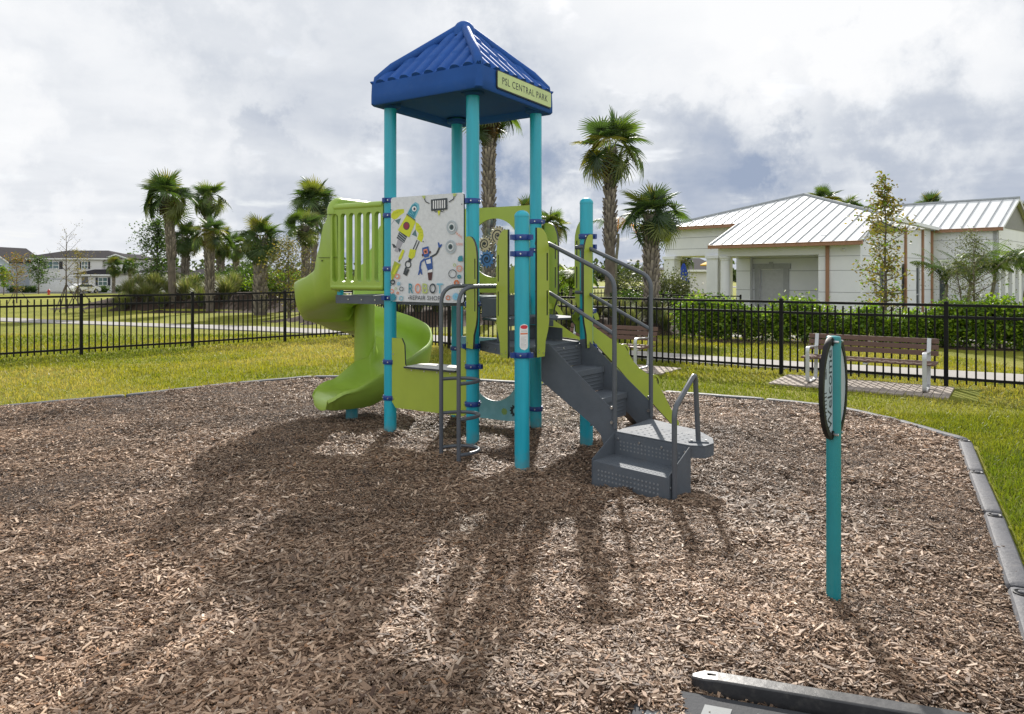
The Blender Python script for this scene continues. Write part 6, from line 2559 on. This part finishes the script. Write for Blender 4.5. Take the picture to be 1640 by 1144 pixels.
while a > 1.6:
    b0 = 9.62 if a > 5.2 else 13.0 - (a - 1.3) / 3.9 * 3.4
    mb.obox(B(a, b0, wz(b0)) - ba * .009, B(a, 12.98, wz(12.98)) - B(a, b0, wz(b0)), ba * .018, UP * .04)
    a -= .49
mb.tube([r0_ + UP * .02, r1_ + UP * .02], .075, 6)
mb.build('wing_roof_seam', M['seam'], CH)
# small dome camera under the eave
mb = MB(); mb.lathe(B(5.72, .40, 2.62), [(.075, 0), (.075, .05), (.06, .07)], 16); mb.tube([B(5.72, .45, 2.68), B(5.72, .36, 2.66)], .05, 12); mb.tube([B(5.72, .36, 2.66), B(5.72, .335, 2.66)], .035, 12, mat=1)
mb.build('security_camera', [M['white'], M['ink']], CH)

# closed umbrellas on the terrace
UB = mat('blue_canvas', (.012, .05, .34), .8, var=.25, scale=8)


def umbrella(px, d, ytop, label, m, open_=False):
    x = WX(px, d); zb = gz(x, d)
    zt = HEYE + (HY - ytop) / FPX * d
    o = thing('umbrella', label, 'umbrella', (x, d, zb), 'terrace umbrellas beyond the portico')
    mb = MB(); mb.tube([(x, d, zb - .1), (x, d, zt)], .025, 8); mb.lathe(V(x, d, zb), [(.28, 0), (.28, .06), (.05, .09)], 16); mb.build('pole', M['white'], o)
    mb = MB()
    vs, fs = [], []
    prof = [(0, .05), (.15, .10), (.5, .19), (1.0, .27), (1.25, .31), (1.32, .29)] if not open_ else [(0, .02), (.12, .35), (.3, .75), (.42, 1.0), (.50, 1.0), (.5, .97)]
    n = 24
    for z, r_ in prof:
        for j in range(n):
            a = 2 * PI * j / n
            rr = r_ * (1 + (.22 if not open_ else .03) * math.cos(a * (6 if not open_ else 8)) * (z > .1))
            vs.append((x + rr * math.cos(a), d + rr * math.sin(a), zt - z + .02 * math.sin(j * 1.9) * (z > 1)))
    for i in range(len(prof) - 1):
        for j in range(n):
            a, b = i * n + j, i * n + (j + 1) % n
            fs.append((a, b, b + n, a + n))
    mb.add(vs, fs, 0, True); mb.build('canopy', m, o)
    return o


umbrella(1095, 44, 422, 'closed blue umbrella in the portico opening, in front of the grey house', UB)
umbrella(1147, 44, 426, 'closed blue umbrella just left of the round porch column', UB)
umbrella(1146, 48, 414, 'yellow umbrella showing above the right blue umbrella', mat('yellow_canvas', (.62, .36, .02), .8), True)


# ------------------------------------------------------------------ houses
SHING = mat('dark_shingles', (.028, .026, .029), .95, spec=.1, var=.3, scale=1.2, bump=.4, bscale=9)
M['siding'] = mat('house_stucco', (.66, .65, .64), .85, var=.06, scale=.4)
M['siding_blue'] = mat('house_grey_blue', (.38, .43, .50), .85, var=.08, scale=.4)
M['shutter'] = mat('navy_shutter', (.015, .02, .035), .6)
M['house_glass'] = mat('house_glass', (.05, .11, .12), .1, spec=.8)
M['white_trim'] = mat('white_trim', (.74, .74, .74), .6)


class House:
    def __init__(s, name, label, d, zb, group=None):
        s.d, s.z = d, zb
        s.o = thing(name, label, 'house', (0, d, zb), group)
        s.k = d / FPX

    def X(s, px): return WX(px, s.d)

    def H(s, y, y0): return s.z + (y0 - y) * s.k

    def block(s, x0, x1, z1, dep, m='siding', y=0, name='wall'):
        mb = MB(); mb.obox(V(x0, s.d + y, s.z - .3), V(x1 - x0, 0, 0), V(0, dep, 0), UP * (z1 - s.z + .3)); return mb.build(name, M[m], s.o)

    def hip(s, x0, x1, z0, z1, dep, rx0, rx1, y=0, ov=.45, name='roof'):
        mb = MB(); d = s.d + y
        a = [V(x0 - ov, d - ov, z0), V(x1 + ov, d - ov, z0), V(x1 + ov, d + dep + ov, z0), V(x0 - ov, d + dep + ov, z0)]
        r = [V(rx0, d + dep / 2, z1), V(rx1, d + dep / 2, z1)]
        mb.add(a + r, [(0, 1, 5, 4), (1, 2, 5), (2, 3, 4, 5), (3, 0, 4), (3, 2, 1, 0)])
        rf = mb.build(name, SHING, s.o)
        mb = MB(); mb.obox(a[0] + UP * -.22, a[1] - a[0], V(0, .05, 0), UP * .21); mb.build('fascia', M['white_trim'], rf)
        return rf

    def gable(s, x0, x1, z0, z1, dep, m='siding', y=0, ov=.35):
        d = s.d + y; xm = (x0 + x1) / 2
        mb = MB(); mb.prism(V(0, d + .004, 0), V(1, 0, 0), UP, V(0, .2, 0), [(x0, z0), (x1, z0), (xm, z1)]); mb.build('gable', M[m], s.o)
        mb = MB()
        for xa, xb in ((x0, xm), (x1, xm)):
            sx = (x0 - ov if xa == x0 else x1 + ov)
            dz = (z1 - z0) / (xm - x0) * ov
            p = V(sx, d - .35, z0 - dz + .06); q = V(xm, d - .35, z1 + .06)
            mb.obox(p, q - p, V(0, dep, 0), UP * .14)
        rf = mb.build('roof', SHING, s.o)
        mb = MB()
        for xa, xb in ((x0, xm), (x1, xm)):
            sx = (x0 - ov if xa == x0 else x1 + ov)
            dz = (z1 - z0) / (xm - x0) * ov
            p = V(sx, d - .40, z0 - dz - .10); q = V(xm, d - .40, z1 - .10)
            mb.obox(p, q - p, V(0, .045, 0), UP * .22)
        mb.build('fascia', M['white_trim'], rf)

    def window(s, x0, x1, z0, z1, shutters=True, y=0, cols=2):
        d = s.d + y
        mb = MB(); mb.obox(V(x0, d - .05, z0), V(x1 - x0, 0, 0), V(0, .04, 0), V(0, 0, z1 - z0))
        w = mb.build('window', M['house_glass'], s.o)
        mb = MB(); t = .09
        for i in range(cols + 1):
            xx = x0 + (x1 - x0) * i / cols - t / 2
            mb.obox(V(xx, d - .075, z0), V(t, 0, 0), V(0, .02, 0), V(0, 0, z1 - z0))
        for zz in (z0 - t / 2, (z0 + z1) / 2 - t / 2, z1 - t / 2):
            mb.obox(V(x0, d - .077, zz), V(x1 - x0, 0, 0), V(0, .02, 0), V(0, 0, t))
        mb.build('frame', M['white_trim'], w)
        if shutters:
            sw = (x1 - x0) / 2 * .55
            for sx in (x0 - sw - .06, x1 + .06):
                mb = MB(); mb.obox(V(sx, d - .06, z0 - .03), V(sw, 0, 0), V(0, .05, 0), V(0, 0, z1 - z0 + .06))
                for i in range(10):
                    mb.obox(V(sx + .05, d - .075, z0 + .05 + i * (z1 - z0 - .1) / 10), V(sw - .1, 0, 0), V(0, .02, 0), V(0, 0, (z1 - z0 - .1) / 16))
                mb.build('shutter', M['shutter'], w)

    def garage(s, x0, x1, z1, y=0):
        d = s.d + y
        mb = MB(); mb.obox(V(x0, d - .04, s.z), V(x1 - x0, 0, 0), V(0, .05, 0), V(0, 0, z1 - s.z))
        n = 4
        for i in range(n):
            for j in range(8):
                w_ = (x1 - x0) / 8
                mb.obox(V(x0 + j * w_ + .08, d - .06, s.z + .08 + i * (z1 - s.z) / n), V(w_ - .16, 0, 0), V(0, .02, 0), V(0, 0, (z1 - s.z) / n - .16))
        g = mb.build('garage_door', M['white_trim'], s.o)
        mb = MB(); mb.obox(V(x0 - .12, d - .08, z1), V(x1 - x0 + .24, 0, 0), V(0, .1, 0), V(0, 0, .14)); mb.build('lintel', M['trim_grey'], g)

    def door(s, x0, x1, z1, y=0):
        d = s.d + y
        mb = MB(); mb.obox(V(x0, d - .04, s.z), V(x1 - x0, 0, 0), V(0, .05, 0), V(0, 0, z1 - s.z)); g = mb.build('door', mat('house_door', (.10, .10, .11), .5), s.o)
        mb = MB(); mb.tube([V(x1 - .2, d - .12, s.z + 1), V(x1 - .2, d - .03, s.z + 1)], .05, 8); mb.build('handle', M['bolt'], g)


D = 117.0
zh = gz(WX(110, D), D)
h = House('house', 'white two storey house with dark hip roof, navy shutters and a wide garage door', D, zh)
k = D / FPX
x0, x1, x2 = h.X(32), h.X(164), h.X(204)
h.block(x0, x1, zh + 54 * k, 10)
h.hip(x0, x1 + 2.5, zh + 54 * k, zh + 68 * k, 10, h.X(78), h.X(146))
h.block(x1 + .01, x2, zh + 53 * k, 9, y=.6)
h.gable(x1, x2, zh + 53 * k, zh + 60 * k, 8, y=.6)
h.window(h.X(75.5), h.X(94.5), zh + 37 * k, zh + 48.5 * k)
h.window(h.X(131), h.X(141), zh + 37 * k, zh + 48.5 * k)
h.garage(h.X(62), h.X(122), zh + 20 * k)
# entry block with its own low gable
h.block(h.X(138), x2, zh + 28 * k, 4.0, y=-3.4, name='porch_wall')
h.hip(h.X(138), x2, zh + 28 * k, zh + 36 * k, 4.0, h.X(160), h.X(190), y=-3.4, name='porch_roof')
h.door(h.X(151), h.X(161), zh + 24 * k, y=-3.4)
h.window(h.X(177), h.X(191), zh + 11 * k, zh + 23 * k, y=-3.4)
# white board fence beside it
wf = thing('board_fence', 'white board fence right of the far white house', 'fence', (h.X(206), D, zh))
for i in range(4):
    xa, xb = h.X(206 + i * 14), h.X(206 + (i + 1) * 14)
    mb = MB(); mb.obox(V(xa + .07, D + 1, zh), V(xb - xa - .14, 0, 0), V(0, .06, 0), UP * 2.0); mb.obox(V(xa + .07, D + .97, zh + 1.85), V(xb - xa - .14, 0, 0), V(0, .12, 0), UP * .16); mb.build('fence_panel', M['white_trim'], wf)
    mb = MB(); mb.obox(V(xa - .07, D + .95, zh), V(.14, 0, 0), V(0, .16, 0), UP * 2.15); mb.build('fence_post', M['white_trim'], wf)
h2 = House('house', 'grey blue gabled house cut off by the left edge of the picture', 112, gz(WX(-10, 112), 112))
k = 112 / FPX; z = h2.z
h2.block(h2.X(-70), h2.X(13), z + 50 * k, 9, 'siding_blue')
h2.gable(h2.X(-70) + 2, h2.X(13), z + 50 * k, z + 72 * k, 9, 'siding_blue')
h2.window(h2.X(-10), h2.X(4), z + 34 * k, z + 45 * k, False)
h2.block(h2.X(-40), h2.X(12), z + 22 * k, 3, 'siding', y=-3.0, name='porch_wall'); h2.hip(h2.X(-40), h2.X(12), z + 22 * k, z + 30 * k, 3, h2.X(-25), h2.X(0), y=-3.0, name='porch_roof')
h3 = House('house', 'white house with low grey roof behind the trunks of the left palms', 100, gz(WX(310, 100), 100))
k = 100 / FPX; z = h3.z
h3.block(h3.X(286), h3.X(330), z + 26 * k, 9); h3.hip(h3.X(286), h3.X(330), z + 26 * k, z + 42 * k, 9, h3.X(298), h3.X(312)); h3.window(h3.X(300), h3.X(308), z + 8 * k, z + 20 * k, False)
h4 = House('house', 'dark hip roofed house left of the dark broadleaf tree', 120, gz(WX(240, 120), 120))
k = 120 / FPX; z = h4.z
h4.block(h4.X(222), h4.X(262), z + 30 * k, 9); h4.hip(h4.X(222), h4.X(262), z + 30 * k, z + 46 * k, 9, h4.X(238), h4.X(252)); h4.window(h4.X(228), h4.X(238), z + 8 * k, z + 20 * k, False)
h5 = House('house', 'low brown roofed house far behind the small distant palm', 105, gz(WX(385, 105), 105))
k = 105 / FPX; z = h5.z
h5.block(h5.X(362), h5.X(412), z + 24 * k, 9); h5.hip(h5.X(362), h5.X(412), z + 24 * k, z + 40 * k, 9, h5.X(378), h5.X(396)); h5.window(h5.X(384), h5.X(392), z + 8 * k, z + 18 * k, False)
h6 = House('house', 'pale grey house with dark roof seen through the portico', 75, gz(WX(1115, 75), 75))
k = 75 / FPX; z = h6.z
h6.block(h6.X(1083), h6.X(1132), z + 38 * k, 9); h6.hip(h6.X(1083), h6.X(1150), z + 38 * k, z + 58 * k, 9, h6.X(1125), h6.X(1138)); h6.window(h6.X(1100), h6.X(1106), z + 24 * k, z + 34 * k, False)
h7 = House('house', 'house with pale green grey roof behind the gable at the right edge', 60, gz(WX(1650, 60), 60))
k = 60 / FPX; z = h7.z
h7.block(h7.X(1632), h7.X(1700), z + 62 * k, 9); h7.hip(h7.X(1632), h7.X(1700), z + 62 * k, z + 105 * k, 9, h7.X(1650), h7.X(1680)); h7.window(h7.X(1640), h7.X(1652), z + 30 * k, z + 45 * k, False)

# parked car and hydrant by the road
cx0, cd = WX(140, 106), 106.0
cz_ = gz(cx0, cd) + .05
car = thing('parked_car', 'small white car parked in front of the far white house', 'car', (cx0, cd, cz_))
mb = MB()
side = [(-2.1, .28), (2.1, .28), (2.15, .55), (2.0, .82), (1.25, .92), (.62, 1.38), (-.85, 1.42), (-1.65, .98), (-2.1, .88), (-2.18, .55)]
mb.prism(V(cx0, cd, cz_), V(1, 0, 0), UP, V(0, 1.7, 0), side)
mb.build('body', mat('white_car_paint', (.75, .75, .74), .25, coat=.5), car, bevel=.08)
mb = MB(); mb.prism(V(cx0, cd - .01, cz_), V(1, 0, 0), UP, V(0, .02, 0), [(-1.45, .95), (1.12, .93), (.56, 1.30), (-.80, 1.34)]); mb.build('side_window', M['glass'], car)
for wx in (-1.3, 1.3):
    for wy in (-.02, 1.58):
        mb = MB(); mb.tube([V(cx0 + wx, cd + wy, cz_ + .31), V(cx0 + wx, cd + wy + .16, cz_ + .31)], .32, 18); w_ = mb.build('wheel', M['black_plastic'], car)
        mb = MB(); mb.tube([V(cx0 + wx, cd + wy - .01, cz_ + .31), V(cx0 + wx, cd + wy + .17, cz_ + .31)], .18, 12); mb.build('rim', M['bolt'], w_)
car.rotation_euler = (0, 0, R(62))
hx, hd = WX(78, 100), 100.0
hz = gz(hx, hd)
hy = thing('fire_hydrant', 'small red fire hydrant on the lawn in front of the garage', 'hydrant', (hx, hd, hz))
RED = mat('hydrant_red', (.42, .035, .02), .4)
mb = MB(); mb.lathe(V(hx, hd, hz), [(.20, 0), (.20, .06), (.13, .08), (.13, .55), (.17, .57), (.17, .62), (.12, .70), (.04, .78)], 16); mb.build('barrel', RED, hy)
mb = MB(); mb.tube([V(hx - .24, hd, hz + .45), V(hx + .24, hd, hz + .45)], .06, 10); mb.build('nozzle', RED, hy)
